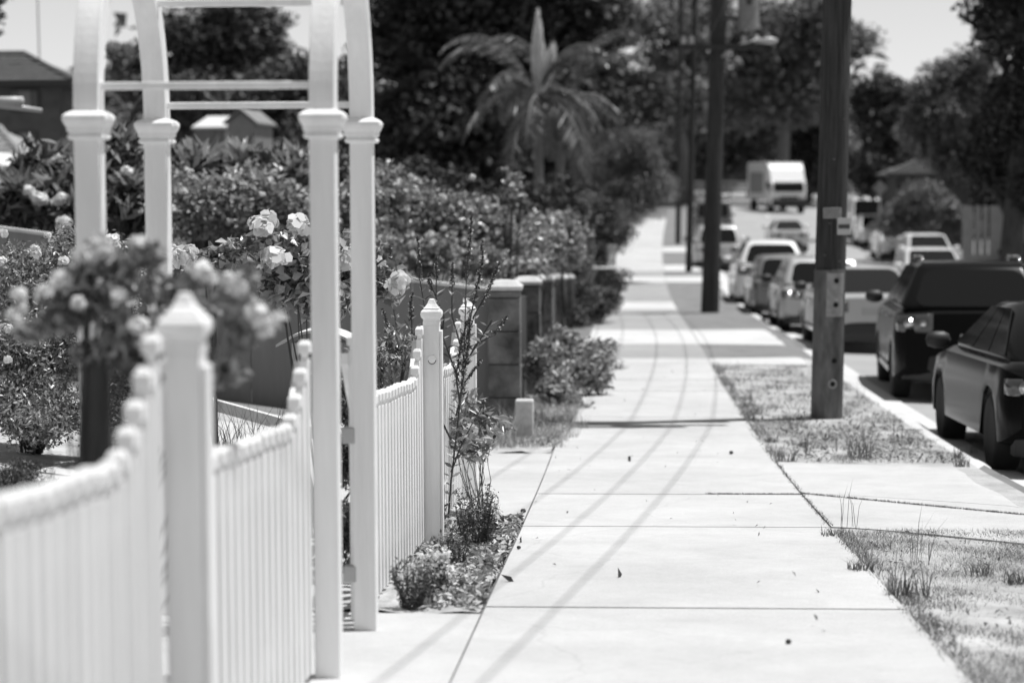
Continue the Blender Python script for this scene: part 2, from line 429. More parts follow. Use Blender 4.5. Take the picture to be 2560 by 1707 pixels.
# footpath slabs: separate bays with open joints
def slabs(name, joints, mt, gap=.012):
    mb = MB()
    for a_, b_ in zip(joints[:-1], joints[1:]):
        a2, b2 = a_+gap/2, b_-gap/2; n = max(2, int((b2-a2)/.5)+1); jz = random.Random(int(a_*100)).uniform(-.003, .003)
        V = []; Ys = np.linspace(a2, b2, n)
        for Y in Ys:
            for x in np.linspace(pl(Y), pr(Y), 5): V.append((x, Y, float(prof(Y))+.028+jz))
        o = len(V); V2 = V+[(x, y, z-.09) for x, y, z in V]; Fc = []
        for j in range(n-1):
            for i in range(4): Fc.append((j*5+i, j*5+i+1, (j+1)*5+i+1, (j+1)*5+i))
            Fc.append((j*5, (j+1)*5, o+(j+1)*5, o+j*5)); Fc.append((j*5+4, o+j*5+4, o+(j+1)*5+4, (j+1)*5+4))
        Fc.append((0, 1, 2, 3, 4, o+4, o+3, o+2, o+1, o)); e = (n-1)*5
        Fc.append(tuple(e+i for i in range(5))+tuple(o+e+4-i for i in range(5)))
        mb.add(V2, Fc)
    o = mb.build(name, mt); o['kind'] = 'structure'; return o
J1 = [-4, -2, 0, 2, 4, 5.6, 7.35, 9.17, 11.25, 12.55, 14.6, 16.75, 19.7, 21.6, 23.4, 25.2, 27.0, 28.8, 30.0, 31.2]
slabs('footpath', J1, MT['concrete'])
slabs('footpath', [31.21, 33.0, 34.79], MT['concrete_old'])
slabs('footpath', [34.8, 36.4, 38.0, 39.6], MT['concrete_new'])
slabs('footpath', [39.61+i*1.98 for i in range(6)], MT['concrete_old'])
slabs('footpath', [49.53, 51.5, 53.6], MT['concrete_new'])
slabs('footpath', [53.61+i*2.064 for i in range(7)], MT['concrete_old'])
slabs('footpath', [66.01, 67.8, 69.6], MT['concrete_new'])
slabs('footpath', [69.61, 71.5, 73.49], MT['concrete_old'])
slabs('footpath', [73.5+i*1.9 for i in range(26)], MT['concrete'])
soilbed = strip('path_bedding', list(np.arange(-4, 40, 1.0)), lambda Y: pl(Y)+.02, lambda Y: pr(Y)-.02, lambda x, Y: gz(x, Y)+.006, MT['soil'])
# crossings
def crossing(ya, yb, mt, halves, nm='driveway'):
    def zz(x, Y):
        t = min(1, max(0, (x-pr(Y))/(KX-pr(Y)))); return float(prof(Y))+.026 - .04*max(0, t-.75)/.25
    mb = MB(); n = 17
    for h0, h1 in halves:
        V = []
        for i in range(n):
            t = i/(n-1)
            for j in range(7):
                s_ = h0+(h1-h0)*j/6; Y = ya(t)+(yb(t)-ya(t))*s_
                xa = pr(Y)+.012; xb = KX-.0+float(bend(Y)); x = xa+(xb-xa)*t
                V.append((x, Y, zz(x, Y)))
        o = len(V); V = V+[(x, y, z-.08) for x, y, z in V]
        Fc = [(i*7+j, (i+1)*7+j, (i+1)*7+j+1, i*7+j+1) for i in range(n-1) for j in range(6)]
        for i in range(n-1):
            for e in (0, 6): Fc.append((i*7+e, (i+1)*7+e, o+(i+1)*7+e, o+i*7+e))
        mb.add(V, Fc)
    o = mb.build(nm, mt); o['kind'] = 'structure'
crossing(lambda t: 12.6-1.7*t**1.3, lambda t: 17.2-.6*t, MT['concrete'], [(0, .462), (.466, 1)])
for (a_, b_), q in zip(DRIVES[1:], ['concrete_new']*5): crossing(lambda t: a_-.3*t, lambda t: b_+.3*t, MT[q], [(0, 1)])
# neighbour's drive and the arbour path on the garden side
strip('driveway', list(np.arange(12.9, 18.4, .5)), lambda Y: -3.6, lambda Y: pl(Y)-.012, lambda x, Y: gz(x, Y)+.024, MT['concrete'], nx=4, thick=.05)
strip('garden_path', list(np.arange(5.6, 9.2, .3))+[9.02], lambda Y: -2.2, lambda Y: pl(Y)-.012, lambda x, Y: gz(x, Y)+.020, MT['concrete'], nx=4, thick=.05)
# planting bed between picket fence and footpath, sandy with leaf litter
def bedz(x, Y): return float(gz(x, Y))+.012+.035*abs(math.sin(x*9+Y*3))*abs(math.sin(Y*4.1+x*3))
strip('garden_bed', list(np.arange(9.05, 12.95, .1)), lambda Y: -1.35, lambda Y: pl(Y)-.02, bedz, MT['sand'], nx=10)
strip('garden_bed', list(np.arange(17.89, 37, .4)), lambda Y: -1.6, lambda Y: pl(Y)-.02, bedz, MT['sand'], nx=8)
strip('garden_soil', list(np.arange(3.2, 19.6, .5)), lambda Y: -8.4, lambda Y: -1.36, lambda x, Y: gz(x, Y)+.012, MT['sand'], nx=8)

# ------------------------------------------------------------------ white picket fence and arbour
FX = -1.045                                           # fence line
def post_cap(mb, x, y, z, h):                         # moulded cap: neck band, round cushion, ogee point
    prof_ = [(h*1.04, 0), (h*1.04, .02), (h*1.0, .022), (h*1.0, .034), (h*1.12, .037), (h*1.27, .048), (h*1.33, .060), (h*1.27, .074), (h*1.06, .084), (h*.92, .087), (h*1.0, .092), (h*.80, .098), (h*.52, .115), (h*.36, .132), (h*.34, .137), (h*.18, .142)]
    mb.sq(x, y, [(a, z+b) for a, b in prof_])
def fence_post(Y, label, dz=0):
    z0 = G(FX, Y); ztop = float(prof(Y)) + 1.225 + dz
    t = empty('fence_post', (FX, Y, z0)); tag(t, label, 'fence post', 'square posts of the white picket fence')
    MB().sq(0, 0, [(.043, -.1), (.043, ztop-z0)]).build('shaft', MT['white'], t, bevel=.003)
    c = MB(); post_cap(c, 0, 0, ztop-z0, .043); c.build('cap', MT['white'], t)
    MB().box((.0505, 0, (ztop-z0)/2-.02), (.014, .074, ztop-z0-.02)).build('batten', MT['white'], t, bevel=.003)
    return t
p0 = fence_post(5.06, 'nearest white fence post, badly blurred, under the rose bush in the foreground')
p2 = fence_post(11.6, 'sharp white fence post with a moulded cap and a round scar on its shaft')
p3 = fence_post(14.25, 'farthest white fence post, half hidden by tall flower spikes')
# scar on the second post
MB().lathe((0, 0, 0), [(.0, 0), (.021, .001), (.023, .003), (.021, .004), (0, .005)], 18).build('scar', MT['picket'], p2)
sc_ = [c for c in p2.children if c.name.startswith('scar')][0]; sc_.rotation_euler = (PI/2, 0, 0); sc_.location = (.004, -.0435, at(1084, 898, 11.55)[2]-p2.location.z)
mb = MB(); mb.tube([(.021*math.cos(a), -.046, .021*math.sin(a)*1.25) for a in np.linspace(-2.9, -.2, 12)], .0022, 5)
o = mb.build('scar_rim', MT['stem'], sc_); o.rotation_euler = (-PI/2, 0, 0); o.location = (0, 0, -.046+.003); 
def top_at(Y, ya, yb):
    e = .5; d = min(Y-ya, yb-Y); t = max(0, 1-d/e)
    return (1.0 if yb < 5.05 else .948) + .31*t**1.6
def picket_panel(ya, yb, label, rise_a=True, rise_b=True):
    ym = (ya+yb)/2; root = empty('picket_panel', (FX, ym, G(FX, ym))); z0 = root.location.z
    tag(root, label, 'picket fence', 'scalloped picket panels')
    sp_ = .086 if yb < 5.05 else (.112 if yb < 8 else .130); n = int((yb-ya)/sp_); ps = MB()
    for i in range(n):
        Y = ya+.045+(yb-ya-.09)*(i+.0)/(n-1)
        h = top_at(Y, ya if rise_a else ya-1, yb if rise_b else yb+1)
        zt = float(prof(Y))+h-z0; zb = float(prof(Y))+.05-z0; rr = random.Random(i*7+int(ya*10)).uniform(-.004, .004)
        zt += rr; y = Y-ym; wd = .056
        xc = -.058; wd = sp_*.53+random.Random(i*3+7).uniform(-.002, .002); tl_ = random.Random(i*5+int(ya)).uniform(-.006, .006)
        sq_ = lambda a1, b1, z: [(xc+a*a1, y+b*b1+(tl_ if z > .5 else 0), z) for a, b in ((-1, -1), (1, -1), (1, 1), (-1, 1))]
        ps.rings([sq_(.014, wd/2, zb), sq_(.014, wd/2, zt-.068), sq_(.010, wd/2-.008, zt-.062), sq_(.010, wd/2-.008, zt-.046), sq_(.020, wd/2+.001, zt-.042), sq_(.020, wd/2+.001, zt-.012), sq_(.013, wd/2-.008, zt)])
    ps.build('pickets', MT['picket'], root)
    for nm, off in (('top_rail', -.14), ('bottom_rail', None)):
        secs = []
        for Y in np.linspace(ya+.0, yb-.0, 24):
            h = (top_at(Y, ya if rise_a else ya-1, yb if rise_b else yb+1)+off) if off is not None else .22
            z = float(prof(Y))+h-z0
            secs.append([(a-.083, Y-ym, z+b) for a, b in ((-.018, -.022), (.0105, -.022), (.0105, .022), (-.018, .022))])
        MB().rings(secs).build(nm, MT['picket'], root)
    return root
picket_panel(2.35, 5.00, 'nearest picket panel running out of the bottom left corner, out of focus', True, True)
picket_panel(5.12, 7.40, 'picket panel sagging between the blurred post and the arbour')
picket_panel(8.62, 11.55, 'long picket panel beyond the arbour, in front of the post with the scar')
picket_panel(11.66, 14.2, 'short picket panel between the two farthest white posts')

arb = empty('garden_arbour', (FX, 8.0, G(FX, 8.0))); AZ = float(prof(8.0)); az0 = arb.location.z
tag(arb, 'tall white arched garden arbour with four square legs and rungs over the gate opening', 'arbour')
XI = -1.868
def arb_leg(x, Y):
    zb = G(x, Y)-az0-.02; zs = AZ+1.95 + .06*0 + (8.0-Y)*-.0 - az0
    l = MB().sq(x-FX, Y-8.0, [(.0445, zb), (.0445, zs+.005)]).build('leg', MT['white'], arb, bevel=.003)
    h = .0445
    c = MB().sq(x-FX, Y-8.0, [(h+.002, zs-.006), (h+.012, zs-.004), (h+.018, zs+.004), (h+.016, zs+.012), (h+.010, zs+.017), (h+.018, zs+.024), (h+.020, zs+.04), (h+.027, zs+.052), (h+.032, zs+.066), (h+.031, zs+.078), (h+.020, zs+.088), (h+.004, zs+.096)])
    c.build('capital', MT['white'], l)
    return zs+.09
ZS = None
for x in (FX, XI):
    for Y in (7.46, 8.56): ZS = arb_leg(x, Y)
def arch(x):
    secs = []; a0 = .55; b0 = .66; n = 64
    for i in range(n+1):
        th = PI*i/n; c_, s_ = -math.cos(th), math.sin(th); L = []
        for (dr, dx) in ((-.0445, -.0445), (.0445, -.0445), (.0445, .0445), (-.0445, .0445)):
            L.append((x-FX+dx, (8.01-8.0)+(a0+dr)*c_, ZS+(b0+dr)*s_))
        secs.append(L)
    MB().rings(secs).build('arch', MT['white'], arb, bevel=.003)
for x in (FX, XI): arch(x)
for th in (8, 46, 90, 137, 175):
    t = math.radians(th); y = .01-.55*math.cos(t); z = ZS+.66*math.sin(t)
    MB().box(((XI-FX)/2, y, z), (abs(XI-FX)-.089, .026, .027)).build('rung', MT['white'], arb, bevel=.004)
for zc in (.22, .78):                                  # hinges of the missing gate
    MB().box((-.06, .535, AZ-az0+zc), (.05, .05, .065)).build('hinge', MT['metalbox'], arb, bevel=.004)

# ------------------------------------------------------------------ boundary fence across the garden, and the block piers
bf = empty('boundary_fence', (-3.8, 20.1, G(-3.8, 20.1))); z0 = bf.location.z
tag(bf, 'dark sheet fence with a pale capping crossing the garden behind the roses', 'boundary fence')
def wtop(x): return float(np.interp(x, [-9, -5.9, -1.3], [at(0, 566, 20.1)[2]+.42, at(0, 566, 20.1)[2], at(1205, 722, 20.1)[2]]))
xs = np.linspace(-8.9, -1.22, 21)
mbp = MB(); cap = MB()
for i, (xa, xb) in enumerate(zip(xs[:-1], xs[1:])):
    zb = min(G(xa, 20.1), G(xb, 20.1))-.1-z0; d = .006*(i % 2)
    P = [(xa+3.8, -d, zb), (xb+3.8-.006, -d, zb), (xb+3.8-.006, -d, wtop(xb)-.03-z0), (xa+3.8, -d, wtop(xa)-.03-z0)]
    mbp.add(P+[(a, b+.03, c) for a, b, c in P], [(0, 1, 2, 3), (7, 6, 5, 4), (0, 4, 5, 1), (1, 5, 6, 2), (2, 6, 7, 3), (3, 7, 4, 0)])
cap.rings([[(x+3.8, y, wtop(x)-z0+dz) for y, dz in ((-.045, -.03), (-.045, 0), (.07, 0), (.07, -.03))] for x in (-8.9, -5.9, -1.22)])
mbp.build('panels', MT['panel'], bf); cap.build('capping', MT['blockcap'], bf)
for x in np.arange(-8.3, -1.5, 1.9):
    MB().box((x+3.8, .055, (wtop(x)+G(x, 20.1))/2-z0-.05), (.06, .04, wtop(x)-G(x, 20.1)-.02)).build('post', MT['panel'], bf)

pf = empty('block_pier_fence', (-1.12, 29, G(-1.12, 29))); pz0 = pf.location.z
tag(pf, 'row of rough limestone block piers with pale caps along the footpath', 'block fence')
PIER = [(19.95, 726), (24.6, 712), (29.1, 704), (34.9, 700), (41.0, 698)]
for i, (Y, pyt) in enumerate(PIER):
    xr = -.974; xl = xr-.30; zt = at(1562-5240/Y, pyt, Y)[2]-pz0; zb = G(-1.1, Y)-pz0-.1
    s = MB(); z = zb; k = 0; rr = random.Random(i)
    while z < zt-.03:                                   # courses of block with slight offsets
        hh = min(.31 if k else .45, zt-z); e = rr.uniform(-.004, .004)
        s.box(((xl+xr)/2+1.12+e, Y-29+.15, z+hh/2-.004), (.30, .30, hh-.008)); z += hh; k += 1
    pr_ = s.build('pier', MT['block'], pf, bevel=.008)
    c = MB(); X0 = (xl+xr)/2+1.12; c.rings([[(X0+a*h, Y-29+.15+b*h, zz) for a, b in ((-1, -1), (1, -1), (1, 1), (-1, 1))] for h, zz in ((.165, zt), (.17, zt+.035), (.10, zt+.085), (.02, zt+.095))])
    c.build('pier_cap', MT['blockcap'], pr_)
for (Ya, t1), (Yb, t2) in zip(PIER[:-1], PIER[1:]):
    za = at(1300, t1, Ya)[2]-pz0-.12; zb_ = at(1562-5240/Yb, t2, Yb)[2]-pz0-.12
    q = [(.0, Ya-29+.31, G(-1.1, Ya)-pz0-.1), (.0, Yb-29-.01, G(-1.1, Yb)-pz0-.1), (.0, Yb-29-.01, zb_), (.0, Ya-29+.31, za)]
    MB().add(q+[(a-.06, b, c) for a, b, c in q], [(0, 1, 2, 3), (7, 6, 5, 4), (0, 4, 5, 1), (1, 5, 6, 2), (2, 6, 7, 3), (3, 7, 4, 0)]).build('infill_panel', MT['darkwood'], pf)
def block_obj(name, label, cat, x, Y, sx, sy, ztop, mt, capm=None, bev=.02, grp=None):
    z = G(x, Y); o = empty(name, (x, Y, z)); tag(o, label, cat, grp); h = ztop-z
    MB().box((0, 0, (h-.1)/2), (sx, sy, h+.1)).build('body', MT[mt], o, bevel=bev)
    if capm: MB().box((0, 0, h+.02), (sx+.06, sy+.06, .05)).build('cap', MT[capm], o, bevel=.012)
    return o
o = MB(); h_ = at(1310, 998, 19.0)[2]-G(-.9, 19.0)
st = MB(); st.box((0, 0, (h_-.1)/2), (.16, .15, h_+.1)); s_ = st.build('stump', MT['stump'], None, bevel=.015)
s_.location = (-.89, 19.0, G(-.89, 19.0)); tag(s_, 'short pale block standing in dry grass beside the nearest limestone pier', 'stump')
block_obj('gate_pillar', 'tall square pillar with pale edge past the row of limestone piers', 'pillar', -1.02, 55.5, .42, .42, at(1478, 590, 55.5)[2], 'block', 'blockcap')
block_obj('low_wall', 'low garden wall with pale coping beyond the tall pillar', 'wall', -.55, 58, .62, .5, at(1515, 672, 58)[2], 'brickd', 'blockcap')
# rounded gravestone-like post near path
rp = MB(); Yr = 46.0; cx = XL(1497, Yr); w_ = M(27, Yr); zt = at(1497, 718, Yr)[2]; zb = G(cx, Yr)
L = [(-w_, 0, -.1), (w_, 0, -.1)]+[(w_*math.cos(a), 0, zt-zb-w_*.6+w_*.6*math.sin(a)) for a in np.linspace(0, PI, 12)]
rp.rings([[(a, b+dy, c) for a, b, c in L] for dy in (0, .45)]); o = rp.build('rounded_wall_end', MT['block'], None, bevel=.03); o.location = (cx, Yr, zb)
tag(o, 'round-topped wall end half covered by ivy next to the footpath', 'wall')
# letterboxes
lb = empty('letterbox', (XL(1531, 60), 60, G(XL(1531, 60), 60))); tag(lb, 'far pale letterbox on a thin post beside the footpath', 'letterbox')
hz = at(1531, 622, 60)[2]-lb.location.z
MB().box((.06, 0, hz/2), (.06, .06, hz)).build('post', MT['lamp'], lb); MB().box((0, 0, hz+.03), (.28, .2, .14)).build('box', MT['lamp'], lb, bevel=.01)
Yl = 12.6; lx = XL(800, Yl); l2 = empty('letterbox', (lx, Yl, G(lx, Yl))); tag(l2, 'grey metal letterbox with a curved roof behind the arbour legs', 'letterbox')
zt = at(800, 814, Yl)[2]-l2.location.z; zb = at(800, 932, Yl)[2]-l2.location.z
MB().box((0, .0, (zb+zt-.09)/2), (.31, .24, zt-zb-.09)).build('box', MT['metalbox'], l2, bevel=.006)
rf = MB(); rf.rings([[(x, y, zt-.10+.085*(1-(x/.24)**2)) for y in (-.17, .17)]+[(x, y, zt-.115+.085*(1-(x/.24)**2)) for y in (.17, -.17)] for x in np.linspace(-.24, .24, 14)])
rf.build('roof', MT['blockcap'], l2); MB().box((0, -.123, zb+.12), (.22, .01, .03)).build('slot', MT['trim'], l2)
MB().box((0, 0, zb/2), (.08, .08, zb)).build('post', MT['metalbox'], l2)

# ------------------------------------------------------------------ utility poles, fittings and wires
def pole(Y, pxb, pxt, r, label, H=11.0, crossarm=None):
    x = XL(pxb, Y) if False else (pxb-1562)/FPX*Y; z = G(x, Y); root = empty('utility_pole', (x, Y, z)); tag(root, label, 'utility pole', 'utility poles along the verge')
    top = at(pxt, 0, Y); lean = (top[0]-x)/(top[2]-z)
    mb = MB(); n = 60; secs = []; rr = random.Random(int(Y))
    ph = [rr.uniform(-1, 1) for _ in range(24)]
    for i in range(n+1):
        h = -.3+(H+.3)*i/n; rad = r*(1.0-.018*h*1.2)
        secs.append([(lean*max(h, 0)+rad*(1+.05*ph[k]+.02*math.sin(h*3.1+k*1.7+ph[k]*5))*math.cos(2*PI*k/24), rad*(1+.05*ph[k]+.02*math.sin(h*3.1+k*1.7+ph[k]*5))*math.sin(2*PI*k/24), h) for k in range(24)])
    mb.rings(secs); mb.build('shaft', MT['pole'], root, smooth=True)
    return root, x, z, lean
PL, px4, pz4, ln4 = pole(21.65, 2066, 2094, .158, 'largest, nearest utility pole with steel plate and two signs, standing in dry grass')
# steel splice plate on the near pole: a rounded channel with bolt holes
HP = at(2078, 675, 21.5)[2]-pz4
def pp(px, py): 
    q = at(px, py, 21.65-.17); return (q[0]-px4, q[2]-pz4)
sp = MB(); cx0 = pp(2078, 860)[0]
R = .172; arc = np.linspace(math.radians(193), math.radians(322), 16); secs = []
ht = HP
for i, h in enumerate(np.linspace(-.05, ht, 14)):
    secs.append([(ln4*h+R*math.cos(a), R*math.sin(a), h) for a in arc]+[(ln4*h+(R-.010)*math.cos(a), (R-.010)*math.sin(a), h) for a in arc[::-1]])
sp.rings(secs); spl = sp.build('steel_plate', MT['steel'], PL, smooth=False, bevel=.004)
for (a_, b_, rg) in ((2091, 702, 0), (2089, 762, 1), (2085, 902, 0), (2081, 960, 1)):
    x_, h = pp(a_, b_); dx = x_-ln4*h; an = -math.acos(max(-1, min(1, dx/R))); c = Vector((ln4*h+(R+.0035)*math.cos(an), (R+.0035)*math.sin(an), h))
    if rg:
        q = MB(); q.lathe((0, 0, 0), [(.0, 0), (.048, 0), (.046, .003), (0, .0035)], 20); oo = q.build('zinc_patch', MT['ring'], spl)
        oo.location = c; oo.rotation_euler = (PI/2, 0, an+PI/2)
    q = MB(); q.lathe((0, 0, 0), [(.0, 0), (.026, 0), (.026, .006), (0, .0065)], 16); oo = q.build('bolt_hole', MT['hole'], spl)
    oo.location = c; oo.rotation_euler = (PI/2, 0, an+PI/2)
a2 = arc[7:15]; secs = []
for h in np.linspace(pp(2085, 792)[1], ht-.03, 5): secs.append([(ln4*h+(R+.003)*math.cos(a), (R+.003)*math.sin(a), h) for a in a2]+[(ln4*h+R*math.cos(a), R*math.sin(a), h) for a in a2[::-1]])
MB().rings(secs).build('clean_band', MT['ring'], spl)
for px_, py_ in ((2062, 640), (2100, 655), (2085, 400), (2110, 300), (2075, 560)):
    x_, h = pp(px_, py_); MB().lathe((x_, -.165, h), [(0, -.0), (.012, 0), (.012, .012), (0, .013)], 8).build('nail', MT['steel'], PL)
# signs on the near pole
def flat_sign(name, x0, y0, x1, y1, Y, mt, root, ox, oz, oy):
    A = at(x0, y1, Y); B = at(x1, y0, Y); w_, h = B[0]-A[0], B[2]-A[2]
    o = MB().box((0, 0, 0), (w_, .006, h)).build(name, MT[mt], root, bevel=.002); o.location = ((A[0]+B[0])/2-ox, Y-oy, (A[2]+B[2])/2-oz); return o, w_, h
yy = 21.65-.178
s1, w1, h1 = flat_sign('notice_plate', 2058, 519, 2104, 546, yy, 'ring', PL, px4, pz4, 21.65)
for k, (f0, f1) in enumerate(((-.44, .40), (-.40, .36), (-.42, .44), (-.44, .42))):
    MB().box(((f0+f1)/2*w1, -.0045, h1*(.32-.21*k)), (w1*(f1-f0), .002, h1*.075)).build('text_line', MT['steel'], s1)
s2, w2, h2 = flat_sign('striped_sign', 2093, 545, 2127, 587, yy-.012, 'sign', PL, px4, pz4, 21.65)
MB().box((0, -.0045, -.01*h2), (w2*.84, .002, h2*.27)).build('dark_band', MT['signd'], s2)
def crossarm(root, x, z, Y, lean, hz, half, nm='crossarm', ins='dark', rz=0):
    xa = lean*hz; a = MB().box((0, 0, 0), (half*2, .12, .14)).build(nm, MT['pole'], root, bevel=.006); a.location = (xa, -.2, hz)
    for q in (-.92, -.45, .45, .92):
        MB().lathe((q*half, 0, .06), [(.02, 0), (.02, .05), (.055, .06), (.05, .10), (.03, .13), (.05, .14), (.03, .19), (0, .2)], 12).build('insulator', MT['metalbox'] if ins != 'dark' else MT['trim'], a)
crossarm(PL, px4, pz4, 21.65, ln4, 7.2, 1.0)
for hz_, y_, hf in ((8.3, .22, 1.35), (9.3, -.22, 1.2)):
    a_ = MB().box((0, 0, 0), (hf*2, .16, .18), rz=.05).build('crossarm', MT['pole'], PL, bevel=.006); a_.location = (ln4*hz_, y_, hz_)
q = MB(); q.lathe((ln4*6.4-.1, -.42, 6.1), [(0, 0), (.17, .02), (.19, .45), (.10, .5), (0, .52)], 14); q.build('switch_box', MT['transformer'], PL, smooth=False)
P3, px3, pz3, ln3 = pole(48.0, 1774, 1797, .20, 'second utility pole with crossarm, street lamp and transformer', H=12.0)
h3 = at(1797, 120, 48)[2]-pz3
ca = MB().box((0, 0, 0), (M(210, 48), .12, .13)).build('crossarm', MT['pole'], P3); ca.location = (ln3*h3+.1, -.22, h3)
for q_ in (-.9, -.72, .5, .8):
    MB().lathe((q_*M(105, 48), 0, .06), [(.03, 0), (.07, .02), (.05, .1), (.07, .12), (.02, .2)], 10).build('insulator', MT['lamp'], ca)
tfx = M(1872-1792, 48); tfz = at(1870, 75, 48)[2]-pz3
tr_ = MB(); tr_.lathe((0, 0, 0), [(0, 0), (.2, 0), (.235, .03), (.235, 1.1), (.21, 1.14), (0, 1.16)], 18); t_ = tr_.build('transformer', MT['transformer'], P3); t_.location = (ln3*tfz+tfx*.93, -.1, tfz)
MB().box((0, -.24, .62), (.12, .02, .2)).build('rating_panel', MT['trim'], t_); MB().box((-.4, 0, .25), (.5, .08, .08)).build('bracket', MT['trim'], t_)
lampz = at(1920, 108, 48)[2]-pz3; arm = MB(); lx2 = M(1925-1792, 48)
arm.tube([(ln3*lampz+.05, -.1, lampz-.32), (lx2*.5, -.25, lampz-.05), (lx2*.85, -.3, lampz+.06)], [.03, .028, .025], 8); la = arm.build('lamp_arm', MT['lamp'], P3, smooth=True)
MB().lathe((lx2*.85, -.3, lampz+.03), [(0, 0), (.05, .05), (.07, .15), (.08, .3), (.05, .42), (0, .45)], 14, axis='x').build('lamp_head', MT['lamp'], P3, smooth=True)
pole(73.0, 1721, 1738, .115, 'third, slimmer utility pole behind the pole with the transformer', H=11)
pole(96.0, 1694, 1703, .12, 'farthest slim utility pole beside the distant footpath', H=11)
# wires
wr = MB(); 
for i, q_ in enumerate((-.92, -.45, .12, .55, .92)):
    a = Vector((px4+ln4*7.2+q_, 21.45, pz4+7.39)); b = Vector((px3+ln3*h3+.1+q_*M(105, 48), 47.8, pz3+h3+.2)); c = Vector((-2.0+q_*.8, -14, float(prof(-14))+7.6))
    for A, B, sag in ((a, b, .75), (c, a, .95)):
        wr.tube([A.lerp(B, t)-Vector((0, 0, (sag+.09*i)*4*t*(1-t))) for t in np.linspace(0, 1, 25)], .0062, 5)
o = wr.build('overhead_wires', MT['wire']); tag(o, 'overhead wires running along the street from the nearest utility pole', 'wires')

# ------------------------------------------------------------------ street name and warning signs, far low fence
ws = empty('warning_sign', (XL(2198, 88), 88, G(XL(2198, 88), 88))); tag(ws, 'diamond shaped road warning sign on a pole beyond the parked cars', 'road sign')
hz = at(2196, 470, 88)[2]-ws.location.z; MB().tube([(0, .03, 0), (0, .03, hz+.3)], .035, 8).build('post', MT['lamp'], ws)
d_ = M(17, 88)*1.15; MB().add([(d_, 0, hz), (0, 0, hz+d_), (-d_, 0, hz), (0, 0, hz-d_), (d_, .02, hz), (0, .02, hz+d_), (-d_, .02, hz), (0, .02, hz-d_)], [(0, 1, 2, 3), (7, 6, 5, 4), (0, 4, 5, 1), (1, 5, 6, 2), (2, 6, 7, 3), (3, 7, 4, 0)]).build('panel', MT['transformer'], ws)
gr = empty('guard_rail', (XL(1900, 152), 152, G(XL(1900, 152), 152))); tag(gr, 'long pale rail where the road crests in the distance', 'guard rail')
for k, hh in enumerate((.45, .8)): MB().box((0, 0, hh+.55), (22, .08, .16)).build('rail', MT['lamp'], gr)
for q_ in range(-5, 6): MB().box((q_*2.1, .1, .5), (.12, .12, 1.6)).build('post', MT['lamp'], gr)

# ------------------------------------------------------------------ vehicles
def ngon(mb, pts, nrm, thick=.004):
    n = len(pts); a = [Vector(p)+nrm*thick for p in pts]; b = [Vector(p)-nrm*.004 for p in pts]
    mb.add(a+b, [tuple(range(n)), tuple(range(2*n-1, n-1, -1))]+[(i, n+i, n+(i+1) % n, (i+1) % n) for i in range(n)])
def quad_panel(A, B, C, D, mu, mv0, mv1, r=.12, nr=5):
    """rounded panel inside quad A(bottom left) B(bottom right) C(top right) D(top left)"""
    A, B, C, D = map(Vector, (A, B, C, D)); out = []
    def P(u, v): return A.lerp(B, u).lerp(D.lerp(C, u), v)
    for (cu, cv, a0) in ((1-mu-r, mv1-r*1.6, 0), (mu+r, mv1-r*1.6, 90), (mu+r, mv0+r*1.6, 180), (1-mu-r, mv0+r*1.6, 270)):
        for k in range(nr+1):
            a = math.radians(a0+90*k/nr); out.append(P(cu+r*math.cos(a), cv+r*1.6*math.sin(a)))
    nrm = (B-A).cross(D-A).normalized(); return out, nrm
KINDS = dict(
    sedan=dict(H=1.44, trunk=.97, hood=.86, yr=(.07, .30, .50, .75), rail=0, wr=.31),
    hatch=dict(H=1.49, trunk=.97, hood=.90, yr=(.03, .13, .52, .74), rail=0, wr=.22),
    suv=dict(H=1.72, trunk=1.13, hood=1.02, yr=(.020, .125, .50, .70), rail=1, wr=.31),
    wagon=dict(H=2.0, trunk=1.18, hood=1.12, yr=(.01, .04, .52, .66), rail=1, wr=.14),
    van=dict(H=2.05, trunk=1.12, hood=1.05, yr=(.005, .02, .76, .90), rail=0, wr=.14))
_wheel = {}
